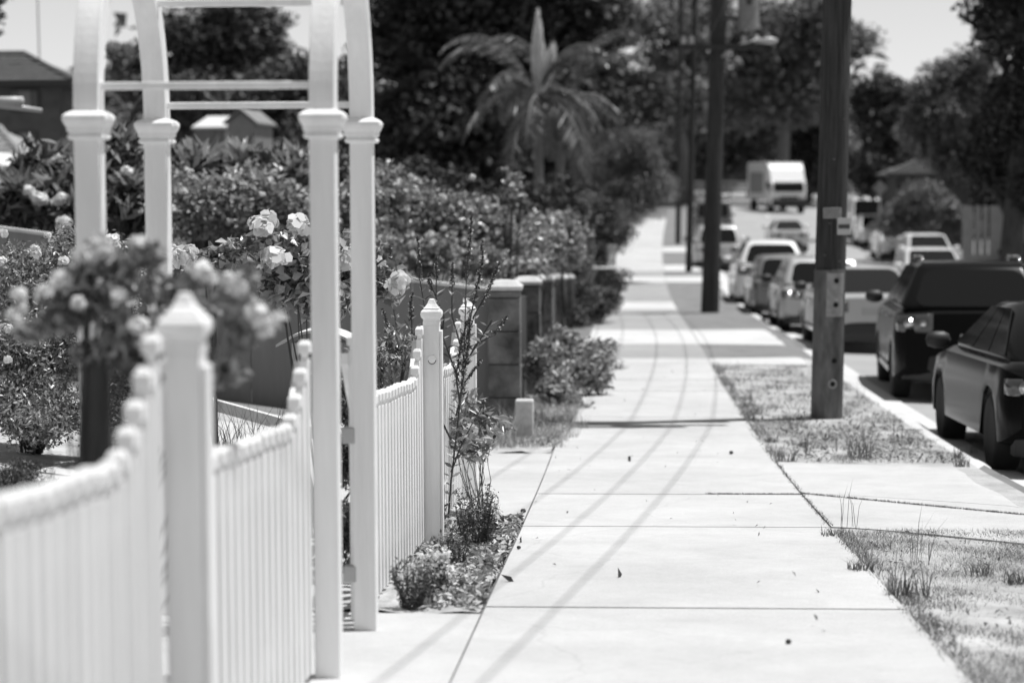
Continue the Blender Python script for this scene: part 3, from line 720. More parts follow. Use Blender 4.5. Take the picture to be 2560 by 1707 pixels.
def car(name, label, kind, pnt, x, Y, rz=0, L=4.5, W=1.8, H=None, detail=True, group='cars parked along the street', cat='car', scale=1.0):
    k = KINDS[kind]; H = H or k['H']; zr = G(x, Y)+.008
    slope = math.atan((G(x, Y+2)-G(x, Y))/2)
    root = empty(name, (x, Y, zr)); root.rotation_euler = (slope if abs(rz) < 1.6 else -slope, 0, rz); root.scale = (scale,)*3
    tag(root, label, cat, group)
    belt = k['trunk']; hood = k['hood']; yrb, yrt, yft, yfb = [q*L for q in k['yr']]
    # origin at the middle of the rear bumper; y runs forward
    wr, wf, R = L*.19, L*.80, .365; secs = []
    for y in np.linspace(0, L, 64):
        e = max(0, .45-y)/.45; e2 = max(0, y-(L-.6))/.6
        hw = W/2*(1-.13*e**2.2-.20*e2**2.2)
        if y < yfb: zt = belt-.02*(1-min(1, y/.5)) - (.05*e**2 if kind != 'van' else 0)
        else:
            t = (y-yfb)/(L-yfb); zt = belt+(hood-belt)*min(1, t*1.2)-.18*t**4
        zb = .24+.14*e**2+.10*e2**2; zo = zb+.05
        for c in (wr, wf):
            d = abs(y-c)
            if d < R+.02: zo = max(zo, .34+math.sqrt(max(0, (R+.02)**2-d*d)))
        zm = max(zt-.30, zo+.03); zm = min(zm, zt-.1)
        half = [(0, zb), (hw-.20, zb), (hw-.03, min(zo, zm-.02)), (hw-.004, min(zo+.015, zm-.01)), (hw, zm), (hw-.035, zt-.055), (hw-.11, zt-.005), (hw-.4, zt+.018), (0, zt+.022)]
        full = [(-a, y, z) for a, z in half[::-1]][:-1] + [(a, y, z) for a, z in half][0:]
        secs.append(full[:-1] if False else full)
    # close loop properly: drop duplicated centre bottom and top
    loops = []
    for f in secs: loops.append(f[1:] if f[0][0] == 0 and f[-1][0] == 0 else f)
    body = MB().rings(loops).build('body', pnt, root, smooth=True); body.modifiers.new('e', 'EDGE_SPLIT').split_angle = math.radians(38)
    # cabin hull
    wb = W/2-.055; wt = W/2-k['wr']; zb, zt = belt-.03, H-.025
    c = [(-wb, yrb, zb), (wb, yrb, zb), (wb, yfb, zb), (-wb, yfb, zb), (-wt, yrt, zt), (wt, yrt, zt), (wt, yft, zt), (-wt, yft, zt)]
    cab = MB().add(c, [(3, 2, 1, 0), (4, 5, 6, 7), (0, 1, 5, 4), (1, 2, 6, 5), (2, 3, 7, 6), (3, 0, 4, 7)]).build('cabin', pnt, root, smooth=True, bevel=.11, seg=5)
    cab.modifiers['bevel'].limit_method = 'NONE' if False else 'ANGLE'
    cab.data.polygons.foreach_set('use_smooth', [True]*6)
    mm = MB().rings([[(a*(wt-.06), y, zt-.012+(.034-.03*abs(q))*(1-a*a)) for a in (-1, -.7, -.35, 0, .35, .7, 1)] + [(a*(wt-.06), y, zt-.04) for a in (1, -1)] for y, q in ((yrt+.05, 1), (yrt+.3, .4), ((yrt+yft)/2, 0), (yft-.3, .4), (yft-.05, 1))])
    mm.build('roof_skin', pnt, root, smooth=True)
    def glass(nm, a, b, c_, d, mu, v0, v1, r):
        p, n_ = quad_panel(a, b, c_, d, mu, v0, v1, r); g = MB(); ngon(g, p, n_, .005); return g.build(nm, MT['glass'], root)
    glass('rear_window', c[0], c[1], c[5], c[4], .085, .10, .84 if kind in ('suv', 'hatch', 'wagon') else .92, .10)
    glass('windscreen', c[2], c[3], c[7], c[6], .06, .05, .93, .07)
    A = Vector(c[1]); 
    def side(sgn):
        bl = Vector((sgn*wb, yrb, zb)); br = Vector((sgn*wb, yfb, zb)); tl = Vector((sgn*wt, yrt, zt)); tr = Vector((sgn*wt, yft, zt))
        for u0, u1 in ((.05, .30), (.325, .60), (.62, .95)):
            def P(u, v): return bl.lerp(br, u).lerp(tl.lerp(tr, u), v)
            q = [P(u0, .14), P(u1, .14), P(u1 if u1 < .9 else .93, .90), P(u0 if u0 > .1 else .07, .90)]
            n_ = (q[1]-q[0]).cross(q[3]-q[0]).normalized()
            if n_.x*sgn < 0: q = q[::-1]; n_ = -n_
            g = MB(); ngon(g, q, n_, .005); g.build('side_window', MT['glass'], root)
    side(-1)
    if detail: side(1)
    # bumpers, plates, lamps
    bz = .42 if kind in ('sedan', 'hatch') else .5
    MB().rings([[(a*(W/2-.14-.10*abs(q)), -.02+.10*abs(q)**2, z) for a in (1,) for z in (bz-.16, bz+.02)]+[(q*(W/2-.2), .35, bz+.02), (q*(W/2-.2), .35, bz-.16)] for q in ()]) if False else None
    r_ = MB(); F_ = []
    for q in np.linspace(-1, 1, 13):
        xx = q*(W/2-.10); yy = -.03+.20*abs(q)**4
        F_.append([(xx, yy+.03, bz-.22), (xx, yy-.01, bz-.08), (xx, yy-.005, bz+.07), (xx, yy+.05, bz+.11), (xx, yy+.2, bz+.08), (xx, yy+.2, bz-.22)])
    r_.rings(F_); r_.build('rear_bumper', MT['plastic'], root, smooth=False, bevel=.01)
    F_ = [[(a, L-b, z) for a, b, z in f] for f in F_]; MB().rings(F_).build('front_bumper', MT['plastic'], root, bevel=.01)
    MB().box((0, -.012, belt-.27 if kind not in ('suv',) else belt-.36), (.38, .02, .13)).build('number_plate', MT['plate'], root, bevel=.004)
    tz = belt-(.20 if kind != 'suv' else .17); th = .17 if kind in ('sedan', 'hatch') else .24
    for s_ in (-1, 1):
        tl = MB(); T = []
        for q in np.linspace(0, 1, 7):                   # wraps round the rear corner
            xx = s_*(W/2-.42+.36*q) if q < .8 else s_*(W/2*.905); yy = -.006+.05*q**3 if q < .8 else .10+.9*(q-.8)
            xx = s_*(W/2-.44+.385*min(1, q/.8)) + s_*(.010+.02*(q-.8)/.2 if q > .8 else 0)
            yy = -.004+.075*min(1, q/.8)**3 + (.19*(q-.8)/.2 if q > .8 else 0)
            hh = th*(1-.25*q)*.5
            T.append([(xx, yy-.008, tz-hh), (xx, yy-.014, tz), (xx, yy-.008, tz+hh), (xx-s_*.02, yy+.05, tz+hh), (xx-s_*.02, yy+.05, tz-hh)])
        tl.rings(T); tlo = tl.build('tail_light', MT['tail'], root, smooth=True)
        if detail:
            for dx in (.10, .27):
                q = MB().lathe((0, 0, 0), [(0, -.01), (.045, -.008), (.058, 0), (0, .01)], 16); o_ = q.build('lamp_reflector', MT['chrome'], tlo, smooth=True)
                o_.location = (s_*(W/2-.44+dx), -.010, tz); o_.rotation_euler = (PI/2, 0, 0); o_.scale = (1.25, 1.1, 1)
        hl = MB(); hl.box((s_*(W/2-.30), L-.09, hood-.24), (.36, .16, .14), rz=-s_*.25).build('headlight', MT['head'], root, bevel=.03)
        mr = MB(); mr.lathe((0, 0, 0), [(0, -.12), (.06, -.10), (.085, -.03), (.085, .05), (.06, .10), (0, .12)], 12, axis='x')
        mo = mr.build('mirror', MT['plastic'] if detail else pnt, root, smooth=True); mo.location = (s_*(W/2+.09), yfb-.34*1, belt+.06); mo.scale = (1, .8, .95)
        if k['rail']:
            MB().tube([(s_*(wt-.06), yrt+.15, zt+.0), (s_*(wt-.06), yrt+.3, zt+.065), (s_*(wt-.06), yft-.35, zt+.065), (s_*(wt-.06), yft-.2, zt+.0)], .018, 6).build('roof_rail', MT['chrome'] if detail else MT['plastic'], root, smooth=True)
    MB().box((0, L-.055, hood-.30), (W*.42, .10, .16)).build('grille', MT['plastic'], root, bevel=.02)
    if kind != 'sedan': MB().box((0, yrb-.02, belt-.12), (W*.45, .03, .05)).build('boot_trim', MT['chrome'], root, bevel=.008)
    if detail and pnt is not P_black:
        for s_ in (-1, 1):
            for yy_ in (yrt+.15*L, yrt+.36*L):
                MB().box((s_*(W/2+.004), yy_+.20, belt-.13), (.03, .17, .028)).build('door_handle', MT['chrome'] if pnt is not P_black else pnt, root, bevel=.008)
            for yy_ in (wr+.42, (yrb+yfb)/2+.12, wf-.44):
                MB().box((s_*(W/2-.006), yy_, .60), (.013, .007, .50)).build('door_gap', MT['hole'], root)
            MB().box((s_*(W/2-.002), L*.5, .40), (.02, L*.36, .04)).build('sill_trim', MT['plastic'], root, bevel=.008)
    # wheels
    if 'w' not in _wheel:
        t = MB().lathe((0, 0, 0), [(.215, -.10), (.30, -.11), (.328, -.085), (.335, 0), (.328, .085), (.30, .11), (.215, .10)], 28, axis='x')
        _wheel['w'] = t.build('wheel', MT['tyre'], None, smooth=True)
        rm = MB().lathe((0, 0, 0), [(0, -.02), (.05, -.03), (.06, -.0), (.20, .01), (.212, -.085), (.218, -.09), (.218, .05), (0, .05)], 28, axis='x')
        for a in range(5):
            an = 2*PI*a/5; rm.box((-.045, .12*math.cos(an), .12*math.sin(an)), (.03, .19, .035), tilt=Matrix.Rotation(an, 3, 'X')) if False else rm.add([(-.06, math.cos(an+q)*r1, math.sin(an+q)*r1) for r1, q in ((.03, -.6), (.205, -.13), (.205, .13), (.03, .6))]+[(-.02, math.cos(an+q)*r1, math.sin(an+q)*r1) for r1, q in ((.03, -.6), (.205, -.13), (.205, .13), (.03, .6))], [(0, 1, 2, 3), (7, 6, 5, 4), (0, 4, 5, 1), (1, 5, 6, 2), (2, 6, 7, 3)])
        _wheel['r'] = rm.build('rim', MT['rim'], _wheel['w'])
        wp, rp_ = _wheel['w'], _wheel['r']
    else: wp = None
    for s_ in (-1, 1):
        for yy in (wr, wf):
            if wp is not None: wo_, ro_ = wp, rp_; wp = None
            else:
                wo_ = _wheel['w'].copy(); ro_ = _wheel['r'].copy(); COL.objects.link(wo_); COL.objects.link(ro_)
            wo_.parent = root; ro_.parent = wo_; wo_.location = (s_*(W/2-.125), yy, .335); wo_.rotation_euler = (0, 0, 0 if s_ < 0 else PI)
    # dark underbody and exhaust
    MB().box((0, L/2, .30), (W-.5, L-.5, .12)).build('underbody', MT['plastic'], root)
    return root
P_black = paint('black_car_paint', .006, .0, .16, .0, .2); P_grey = paint('charcoal_car_paint', .010, .0, .18, .0, .22)
P_silver = paint('silver_car_paint', .50, .35, .3); P_white = paint('white_car_paint', .72, 0, .3); P_mid = paint('mid_grey_car_paint', .20, .4, .3)
for p_ in (P_black, P_grey): p_.node_tree.nodes['Principled BSDF'].inputs['IOR'].default_value = 1.22
car('parked_car', 'black sedan parked nearest at the right edge, its side mirror turned to the road', 'sedan', P_black, 3.05+.92, 17.3, 0, L=4.65, W=1.84)
car('parked_car', 'big dark four wheel drive wagon with round tail lamps parked ahead of the black sedan', 'suv', P_grey, 3.20+.95, 25.6, -.06, L=4.6, W=1.9, H=1.70)
car('parked_car', 'silver sedan with a dark bumper half hidden behind the nearest utility pole', 'sedan', P_silver, 4.05, 35.2, 0, L=4.5, W=1.72, H=1.42)
car('parked_car', 'pale silver hatchback just left of the steel plate on the nearest pole', 'hatch', P_silver, 3.83, 41.3, 0, L=4.1, W=1.72)
car('parked_car', 'dark small hatchback with a shiny roof between the silver hatchback and a white wagon', 'hatch', P_mid, 3.62, 47.4, 0, L=3.9, W=1.66, H=1.46, detail=False)
car('parked_car', 'white wagon with dark rear window, fifth in the row along the kerb', 'suv', P_white, 3.62, 53.0, 0, L=4.5, W=1.78, H=1.72, detail=False)
car('parked_car', 'pale hatchback with a bright glint right of the second utility pole', 'hatch', P_silver, 3.30, 76.0, 0, L=4.2, W=1.74, H=1.62, detail=False)
car('parked_car', 'dark four wheel drive wagon with pale roof pillars, farthest on the kerb side', 'wagon', P_mid, 4.05, 99.0, 0, L=4.8, W=1.85, detail=False)
car('moving_car', 'pale sedan driving in the middle of the road ahead of the truck', 'sedan', P_silver, 7.1, 93.0, 0, L=4.5, W=1.66, H=1.40, detail=False, group='cars driving on the road')
car('parked_car', 'white car with a long roof on the far side, showing just above the dark wagon', 'hatch', P_white, 8.75, 64.5, PI, L=4.3, W=1.78, H=1.50, detail=False)
car('parked_car', 'white hatchback facing us behind the white car above the dark wagon', 'hatch', P_white, 10.8, 80.0, PI, L=4.3, W=1.74, H=1.50, detail=False)
car('parked_car', 'white sedan facing us with a glaring bonnet, between the hatchback and the van', 'sedan', P_white, 11.3, 93.0, PI, L=4.5, W=1.74, H=1.38, detail=False)
car('parked_car', 'small white car squeezed between the white sedan and the white van', 'hatch', P_white, 11.7, 104.0, PI, L=4.2, W=1.7, H=1.45, detail=False)
car('parked_car', 'white van, tallest and farthest of the row on the far side of the road', 'van', P_white, 12.15, 112.0, PI, L=4.8, W=1.85, detail=False, cat='van')
car('parked_car', 'black low sedan standing on the far verge right of the white hatchback', 'sedan', P_black, 13.6, 76.0, PI, L=4.5, W=1.8, H=1.30, detail=False)
# box truck coming towards us
tx, tY = 10.05, 133.0; tk = empty('box_truck', (tx, tY, G(tx, tY))); tk.rotation_euler = (0, 0, .18); tag(tk, 'white box truck coming towards us over the crest of the road', 'truck', 'trucks driving on the road')
MB().box((0, 3.6, 2.0), (2.3, 5.0, 2.3)).build('cargo_box', MT['rooflight'], tk, bevel=.04)
cb = MB(); S = [(0, .5), (-.05, 1.28), (.10, 1.88), (.22, 2.02), (.62, 2.72), (1.05, 3.05), (1.12, 3.05), (1.12, .5)]
cb.rings([[(a, y, z) for y, z in S] for a in (-1.08, 1.08)]); cb.build('cab', MT['white'], tk, bevel=.10, seg=4)
wd = MB(); p, n2 = quad_panel((-1.0, -.05, 1.28), (1.0, -.05, 1.28), (.98, .10, 1.88), (-.98, .10, 1.88), .03, .08, .96, .06); ngon(wd, p, n2, .02); wd.build('windscreen', MT['glass'], tk)
MB().box((0, -.10, .66), (2.12, .20, .42)).build('bumper', MT['plastic'], tk, bevel=.05)
MB().box((0, -.06, .98), (1.2, .06, .16)).build('grille', MT['plastic'], tk, bevel=.02)
MB().box((0, .02, 1.95), (1.9, .22, .05)).build('sun_visor', MT['plastic'], tk, bevel=.02)
for s_ in (-1, 1): MB().box((s_*1.084, .55, 1.55), (.012, .55, .5)).build('side_window', MT['glass'], tk)
for s_ in (-1, 1):
    MB().box((s_*.85, -.06, 1.0), (.28, .06, .16)).build('headlight', MT['head'], tk, bevel=.03)
    MB().box((s_*1.25, .35, 1.75), (.2, .08, .42)).build('mirror', MT['plastic'], tk, bevel=.03)
    for yy in (.75, 5.1): MB().lathe((s_*.95, yy, .42), [(.2, -.13), (.42, -.13), (.43, .13), (.2, .13)], 20, axis='x').build('wheel', MT['tyre'], tk)
    MB().box((s_*1.155, 3.6, 1.9), (.01, 3.6, 1.3)).build('side_panel', MT['transformer'], tk)

# ------------------------------------------------------------------ background trees
def bt(name, label, cat, px, Y, blobs, n, leaf, mt, k, cr, tr, **kw):
    return tree(name, label, cat, (XL(px, Y), Y), pxblobs(blobs), n, leaf, MT[mt], k=k, cr=cr, trunk_r=tr, **kw)
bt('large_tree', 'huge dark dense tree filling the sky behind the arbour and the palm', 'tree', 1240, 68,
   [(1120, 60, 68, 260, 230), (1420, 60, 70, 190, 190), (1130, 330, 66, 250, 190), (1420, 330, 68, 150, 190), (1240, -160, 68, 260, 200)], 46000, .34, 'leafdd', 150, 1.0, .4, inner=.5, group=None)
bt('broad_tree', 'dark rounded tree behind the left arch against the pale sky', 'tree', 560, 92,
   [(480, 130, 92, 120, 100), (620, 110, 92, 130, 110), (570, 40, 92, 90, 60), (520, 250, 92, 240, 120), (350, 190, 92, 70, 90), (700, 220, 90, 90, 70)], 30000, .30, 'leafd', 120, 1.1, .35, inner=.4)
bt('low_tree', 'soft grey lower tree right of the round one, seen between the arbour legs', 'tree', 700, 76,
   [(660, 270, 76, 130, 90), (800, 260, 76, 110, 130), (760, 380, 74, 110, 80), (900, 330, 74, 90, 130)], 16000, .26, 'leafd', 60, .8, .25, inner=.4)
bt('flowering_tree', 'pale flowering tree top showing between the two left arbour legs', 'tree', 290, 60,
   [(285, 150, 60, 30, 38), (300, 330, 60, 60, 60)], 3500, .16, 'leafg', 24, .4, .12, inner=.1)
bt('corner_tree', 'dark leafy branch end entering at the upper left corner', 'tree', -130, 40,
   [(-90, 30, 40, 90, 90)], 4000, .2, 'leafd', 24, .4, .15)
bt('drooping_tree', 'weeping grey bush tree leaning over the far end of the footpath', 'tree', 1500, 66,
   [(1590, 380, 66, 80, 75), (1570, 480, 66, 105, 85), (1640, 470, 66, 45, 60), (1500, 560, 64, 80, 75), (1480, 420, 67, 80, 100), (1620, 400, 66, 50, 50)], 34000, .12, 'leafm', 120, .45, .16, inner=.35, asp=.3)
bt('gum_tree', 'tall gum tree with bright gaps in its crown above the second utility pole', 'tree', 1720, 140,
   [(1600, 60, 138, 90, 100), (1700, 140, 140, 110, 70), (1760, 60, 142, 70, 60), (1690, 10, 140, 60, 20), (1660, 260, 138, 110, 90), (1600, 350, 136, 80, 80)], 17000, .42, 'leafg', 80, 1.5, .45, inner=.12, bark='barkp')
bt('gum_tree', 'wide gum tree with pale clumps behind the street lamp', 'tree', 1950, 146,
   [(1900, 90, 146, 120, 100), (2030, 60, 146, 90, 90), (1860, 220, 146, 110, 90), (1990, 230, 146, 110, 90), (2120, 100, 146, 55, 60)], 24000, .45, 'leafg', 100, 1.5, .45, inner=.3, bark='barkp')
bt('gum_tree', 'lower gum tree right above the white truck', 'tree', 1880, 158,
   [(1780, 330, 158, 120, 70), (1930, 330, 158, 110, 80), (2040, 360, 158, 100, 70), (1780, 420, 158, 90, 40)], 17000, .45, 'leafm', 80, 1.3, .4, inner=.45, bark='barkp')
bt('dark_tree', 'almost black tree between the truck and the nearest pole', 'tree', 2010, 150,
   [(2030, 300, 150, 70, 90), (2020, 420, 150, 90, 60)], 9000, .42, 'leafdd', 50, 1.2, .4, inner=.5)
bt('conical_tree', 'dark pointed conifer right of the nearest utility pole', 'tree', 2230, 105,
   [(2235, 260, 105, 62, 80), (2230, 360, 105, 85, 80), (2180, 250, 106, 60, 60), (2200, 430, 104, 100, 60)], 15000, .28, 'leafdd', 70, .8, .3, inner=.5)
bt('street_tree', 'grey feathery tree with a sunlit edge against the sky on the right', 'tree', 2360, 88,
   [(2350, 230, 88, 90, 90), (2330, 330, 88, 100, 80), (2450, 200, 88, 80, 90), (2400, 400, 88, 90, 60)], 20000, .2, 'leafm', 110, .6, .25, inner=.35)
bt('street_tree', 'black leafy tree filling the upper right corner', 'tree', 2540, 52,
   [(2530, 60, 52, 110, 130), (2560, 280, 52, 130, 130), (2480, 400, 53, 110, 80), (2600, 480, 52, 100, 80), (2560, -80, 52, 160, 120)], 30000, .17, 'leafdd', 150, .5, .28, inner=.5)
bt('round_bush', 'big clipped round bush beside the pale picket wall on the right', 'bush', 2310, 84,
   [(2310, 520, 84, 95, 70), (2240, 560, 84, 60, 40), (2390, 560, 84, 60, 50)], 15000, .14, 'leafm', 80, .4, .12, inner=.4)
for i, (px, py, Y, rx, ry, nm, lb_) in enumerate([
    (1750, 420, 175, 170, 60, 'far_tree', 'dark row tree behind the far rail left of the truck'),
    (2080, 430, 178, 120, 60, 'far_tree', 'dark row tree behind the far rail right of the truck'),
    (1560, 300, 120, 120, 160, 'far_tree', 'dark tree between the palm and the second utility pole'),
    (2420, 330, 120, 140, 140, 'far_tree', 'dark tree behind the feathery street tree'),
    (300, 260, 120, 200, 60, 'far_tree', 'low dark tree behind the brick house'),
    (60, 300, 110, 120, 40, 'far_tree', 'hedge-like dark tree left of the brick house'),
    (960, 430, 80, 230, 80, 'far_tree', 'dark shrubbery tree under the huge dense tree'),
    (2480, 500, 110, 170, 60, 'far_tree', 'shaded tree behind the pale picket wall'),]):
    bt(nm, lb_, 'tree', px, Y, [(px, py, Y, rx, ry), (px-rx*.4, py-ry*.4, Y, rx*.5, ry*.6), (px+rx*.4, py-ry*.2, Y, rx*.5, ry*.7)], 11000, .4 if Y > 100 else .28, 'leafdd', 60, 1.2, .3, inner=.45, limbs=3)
# wooded hill beyond
rng = np.random.default_rng(5); n = 30000
Xw = rng.uniform(-110, 190, n); Yw = rng.uniform(185, 330, n); hw = rng.uniform(0, 1, n)**.7*(9+3*np.sin(Xw*.12)+2*np.sin(Xw*.31+2))
P = np.stack([Xw, Yw, gz(Xw, Yw)+hw], 1)
o = leafmesh('distant_wood', P, 1.7, MT['leafd'], None, rng, asp=.7); o['kind'] = 'stuff'

# ------------------------------------------------------------------ palms
def palm(label, px, pyc, Y, fr, seed, spear=True, cat='palm'):
    rng = np.random.default_rng(seed); rd = random.Random(seed)
    x = XL(px, Y); z = G(x, Y); root = empty('palm_tree', (x, Y, z)); tag(root, label, cat, 'palms behind the rose hedge')
    c = at(px, pyc, Y); H = c[2]-z
    MB().tube([(0, 0, -.1), (.05, 0, H*.4), (0, 0, H*.85), (0, 0, H)], [.16, .13, .11, .09], 10).build('trunk', MT['barkp'], root, smooth=True)
    arrs = []; rib = MB()
    for i in range(19):
        a = 2*PI*i/19*2.3+rd.uniform(-.35, .35); el = rd.uniform(-.55, .9) if i % 4 else rd.uniform(1.0, 1.3); Lf = fr*rd.uniform(.55, 1.1)
        pts = []; p = Vector((0, 0, H)); d = Vector((math.cos(a)*math.cos(el), math.sin(a)*math.cos(el), math.sin(el)))
        for s_ in range(14):
            pts.append(p.copy()); p = p + d*Lf/13; d = (d+Vector((0, 0, -.075-.022*s_))).normalized()
        rib.tube(pts, [.03*(1-t/15)+.004 for t in range(14)], 5)
        Q = []; D = []
        for t in np.linspace(.12, .99, 64):
            k = t*13; i0 = min(12, int(k)); q = pts[i0].lerp(pts[i0+1], k-i0); tg = (pts[i0+1]-pts[i0]).normalized(); sd = tg.cross(Vector((0, 0, 1))).normalized()
            for sg in (-1, 1):
                dd = (sd*sg*.9+tg*.55+Vector((0, 0, -.55))).normalized(); ll = .36*fr/2*math.sin(PI*min(.97, t*.9+.08))*rd.uniform(.7, 1.2)+.06
                Q.append(q+dd*ll*.5); D.append((dd, ll))
        Q = np.array(Q); Dd = np.array([d_[0][:] for d_ in D]); LL = np.array([d_[1] for d_ in D])[:, None]
        sdv = unit(np.cross(Dd, rng.normal(size=Dd.shape)))
        b = Q-Dd*LL*.5; t_ = Q+Dd*LL*.5; W_ = .016
        V_ = np.stack([b, Q-sdv*W_, t_, Q+sdv*W_], 1).reshape(-1, 3); ii_ = np.arange(len(Q))*4
        arrs.append((V_, np.concatenate([np.stack([ii_, ii_+1, ii_+2], 1), np.stack([ii_, ii_+2, ii_+3], 1)])))
    V_, F_ = join(arrs); rawmesh('fronds', V_, F_, MT['palmleaf'], root); rib.build('frond_ribs', MT['barkp'], root)
    if spear:                                            # unopened upright fronds, coloured white like the petals
        for (dx, h, wd_, tl) in ((.0, .62*fr, .19, .02), (.12, .36*fr, .26, .28)):
            nn = 420; t = rng.uniform(0, 1, nn); ww = wd_*np.sin(PI*np.minimum(.98, .10+t*.88))**.8
            Pp = np.stack([dx*t+tl*t+rng.uniform(-1, 1, nn)*ww*.8, rng.normal(size=nn)*.05, H+h*t], 1); Dd = np.stack([rng.normal(size=nn)*.10+tl*.5, rng.normal(size=nn)*.1, np.ones(nn)], 1)
            V_, F_ = leafarr(Pp, .34, .11, rng=rng, dirs=Dd*4, fold=.1); rawmesh('spear_leaf', V_, F_, MT['petal'], root)
    return root
palm('taller palm with bright upright spear leaves in front of the dark tree', 1345, 235, 52, 3.1, 3)
palm('second palm crown just right of the spear-leaved palm', 1400, 262, 55, 3.1, 8, spear=False)
palm('small palm with drooping fronds between the left arbour legs', 330, 300, 48, 1.3, 12, spear=False)

# ------------------------------------------------------------------ houses and sheds
def hip_house(label, name, x0, x1, Y, depth, zeave, zridge, wall, tilem, hip, over=.45, windows=(), ridge_in=None):
    cx = (x0+x1)/2; zb = min(G(x0, Y), G(x1, Y))-.3; root = empty(name, (cx, Y, zb)); tag(root, label, 'house')
    hx = (x1-x0)/2; ze = zeave-zb; zr = zridge-zb
    MB().box((0, depth/2, ze/2), (hx*2, depth, ze)).build('wall', MT[wall], root)
    a = hx+over; y0, y1 = -over, depth+over; ym = depth/2; h_ = hip
    rf = MB(); b_ = [(-a, y0, ze), (a, y0, ze), (a, y1, ze), (-a, y1, ze), (-a+h_, ym, zr), (a-h_, ym, zr)]
    rf.add(b_+[(p[0], p[1], p[2]-.12) for p in b_[:4]], [(0, 1, 5, 4), (1, 2, 5), (2, 3, 4, 5), (3, 0, 4), (6, 7, 1, 0), (7, 8, 2, 1), (8, 9, 3, 2), (9, 6, 0, 3), (9, 8, 7, 6)])
    ro = rf.build('roof', MT[tilem], root)
    tl = MB(); nrow = max(4, int(math.hypot(ym-y0, zr-ze)/.32))      # tile courses as small real steps
    for i in range(nrow):
        t = i/nrow; t2 = (i+.92)/nrow; w0 = a-h_*t; w1 = a-h_*t2; ya = y0+(ym-y0)*t; yb = y0+(ym-y0)*t2; za = ze+(zr-ze)*t; zb2 = ze+(zr-ze)*t2
        P = [(-w0, ya, za+.05), (w0, ya, za+.05), (w1, yb, zb2+.012), (-w1, yb, zb2+.012), (-w0, ya, za), (w0, ya, za)]
        tl.add(P, [(0, 1, 2, 3), (4, 5, 1, 0)])
    tl.build('tile_courses', MT[tilem], ro)
    MB().tube([(-a+h_, ym, zr+.03), (a-h_, ym, zr+.03)], .09, 6).build('ridge', MT[tilem], ro)
    for s_ in (-1, 1):
        MB().tube([(s_*a, y0, ze+.04), (s_*(a-h_), ym, zr+.03)], .08, 6).build('hip_cap', MT[tilem], ro)
    MB().box((0, y0-.04, ze-.06), (a*2, .1, .14)).build('gutter', MT['trim'], root)
    for (wx, wz, ww, wh) in windows:
        fr = MB().box((wx-cx, -.03, wz-zb), (ww, .08, wh)).build('window', MT['trim'], root)
        MB().box((0+wx-cx, -.078, wz-zb), (ww*.45, .014, wh*.86)).build('blind', MT['curtain'], fr)
        for s_ in (-1, 1): MB().box((wx-cx+s_*ww*.36, -.075, wz-zb), (ww*.2, .012, wh*.86)).build('pane', MT['glassw'], fr)
    return root
Yh = 60; xr = XL(170, Yh)
hs = hip_house('two storey brick house with a dark tiled hip roof at the left edge', 'brick_house', xr-11, xr-.1, Yh, 3.2, at(100, 205, Yh)[2], at(60, 137, Yh+1.6)[2], 'brickd' if False else 'brick', 'tile', 1.9,
          windows=((XL(72, Yh), at(72, 252, Yh)[2], M(72, Yh), M(56, Yh)), (XL(72, Yh), at(72, 350, Yh)[2], M(60, Yh), M(40, Yh))))
mst = MB(); mst.tube([(XL(110, 61)-hs.location.x, 1.0, at(110, 160, 61)[2]-hs.location.z), (XL(108, 61)-hs.location.x, 1.0, at(108, -60, 61)[2]-hs.location.z)], .022, 6)
mst.build('antenna_mast', MT['transformer'], hs)
hip_house('single storey house with a pale tiled roof in front of the brick house', 'tiled_house', XL(118, 46)-9, XL(100, 46)-.6, 46, 3.6, at(60, 402, 46)[2], at(0, 322, 47.8)[2], 'cream', 'tilel', 1.2)
# patio shelter with white sheet roof
Ys = 36; ps = empty('patio_shelter', (XL(0, Ys), Ys, G(XL(0, Ys), Ys))); tag(ps, 'patio shelter with a white sloping roof and dark fascia at the left edge', 'shelter')
zz0 = ps.location.z; e0 = at(78, 422, Ys)[2]-zz0; e1 = at(0, 385, Ys)[2]-zz0; xr_ = XL(80, Ys)-ps.location.x
S = [(xr_, e0), (0, e1), (-2.2, e1+.25), (-2.2, e1+.19), (0, e1-.06), (xr_, e0-.05)]
MB().rings([[(a, y, z) for a, z in S] for y in (-1.2, 1.2)]).build('roof', MT['rooflight'], ps)
MB().box((xr_/2-1.05, -1.23, e0-.10), (xr_+2.1, .06, .16)).build('fascia', MT['trim'], ps)
for px in (8, -90): MB().box((XL(px, Ys)-ps.location.x, -1.0, (e0-.1)/2), (.12, .12, e0-.1)).build('post', MT['darkwood'], ps)
# sheds
Yd = 57; s1_ = empty('garden_shed', (XL(530, Yd), Yd, G(XL(530, Yd), Yd))); tag(s1_, 'low shed with a bright white roof above the frangipani hedge', 'shed'); zz0 = s1_.location.z
zt = at(530, 318, Yd)[2]-zz0; MB().box((0, 1, zt/2), (M(78, Yd), 2, zt)).build('wall', MT['cream'], s1_)
MB().add([(-M(45, Yd), -.1, zt), (M(42, Yd), -.1, zt), (M(42, Yd), 2.2, zt+.35), (-M(45, Yd), 2.2, zt+.35), (-M(45, Yd), -.1, zt-.06), (M(42, Yd), -.1, zt-.06), (M(42, Yd), 2.2, zt+.29), (-M(45, Yd), 2.2, zt+.29)], [(0, 1, 2, 3), (7, 6, 5, 4), (0, 4, 5, 1), (1, 5, 6, 2), (2, 6, 7, 3), (3, 7, 4, 0)]).build('roof', MT['rooflight'], s1_)
Yd = 55; s2_ = empty('gabled_shed', (XL(607, Yd), Yd, G(XL(607, Yd), Yd))); tag(s2_, 'grey shed with a pointed gable beside the white roofed shed', 'shed'); zz0 = s2_.location.z
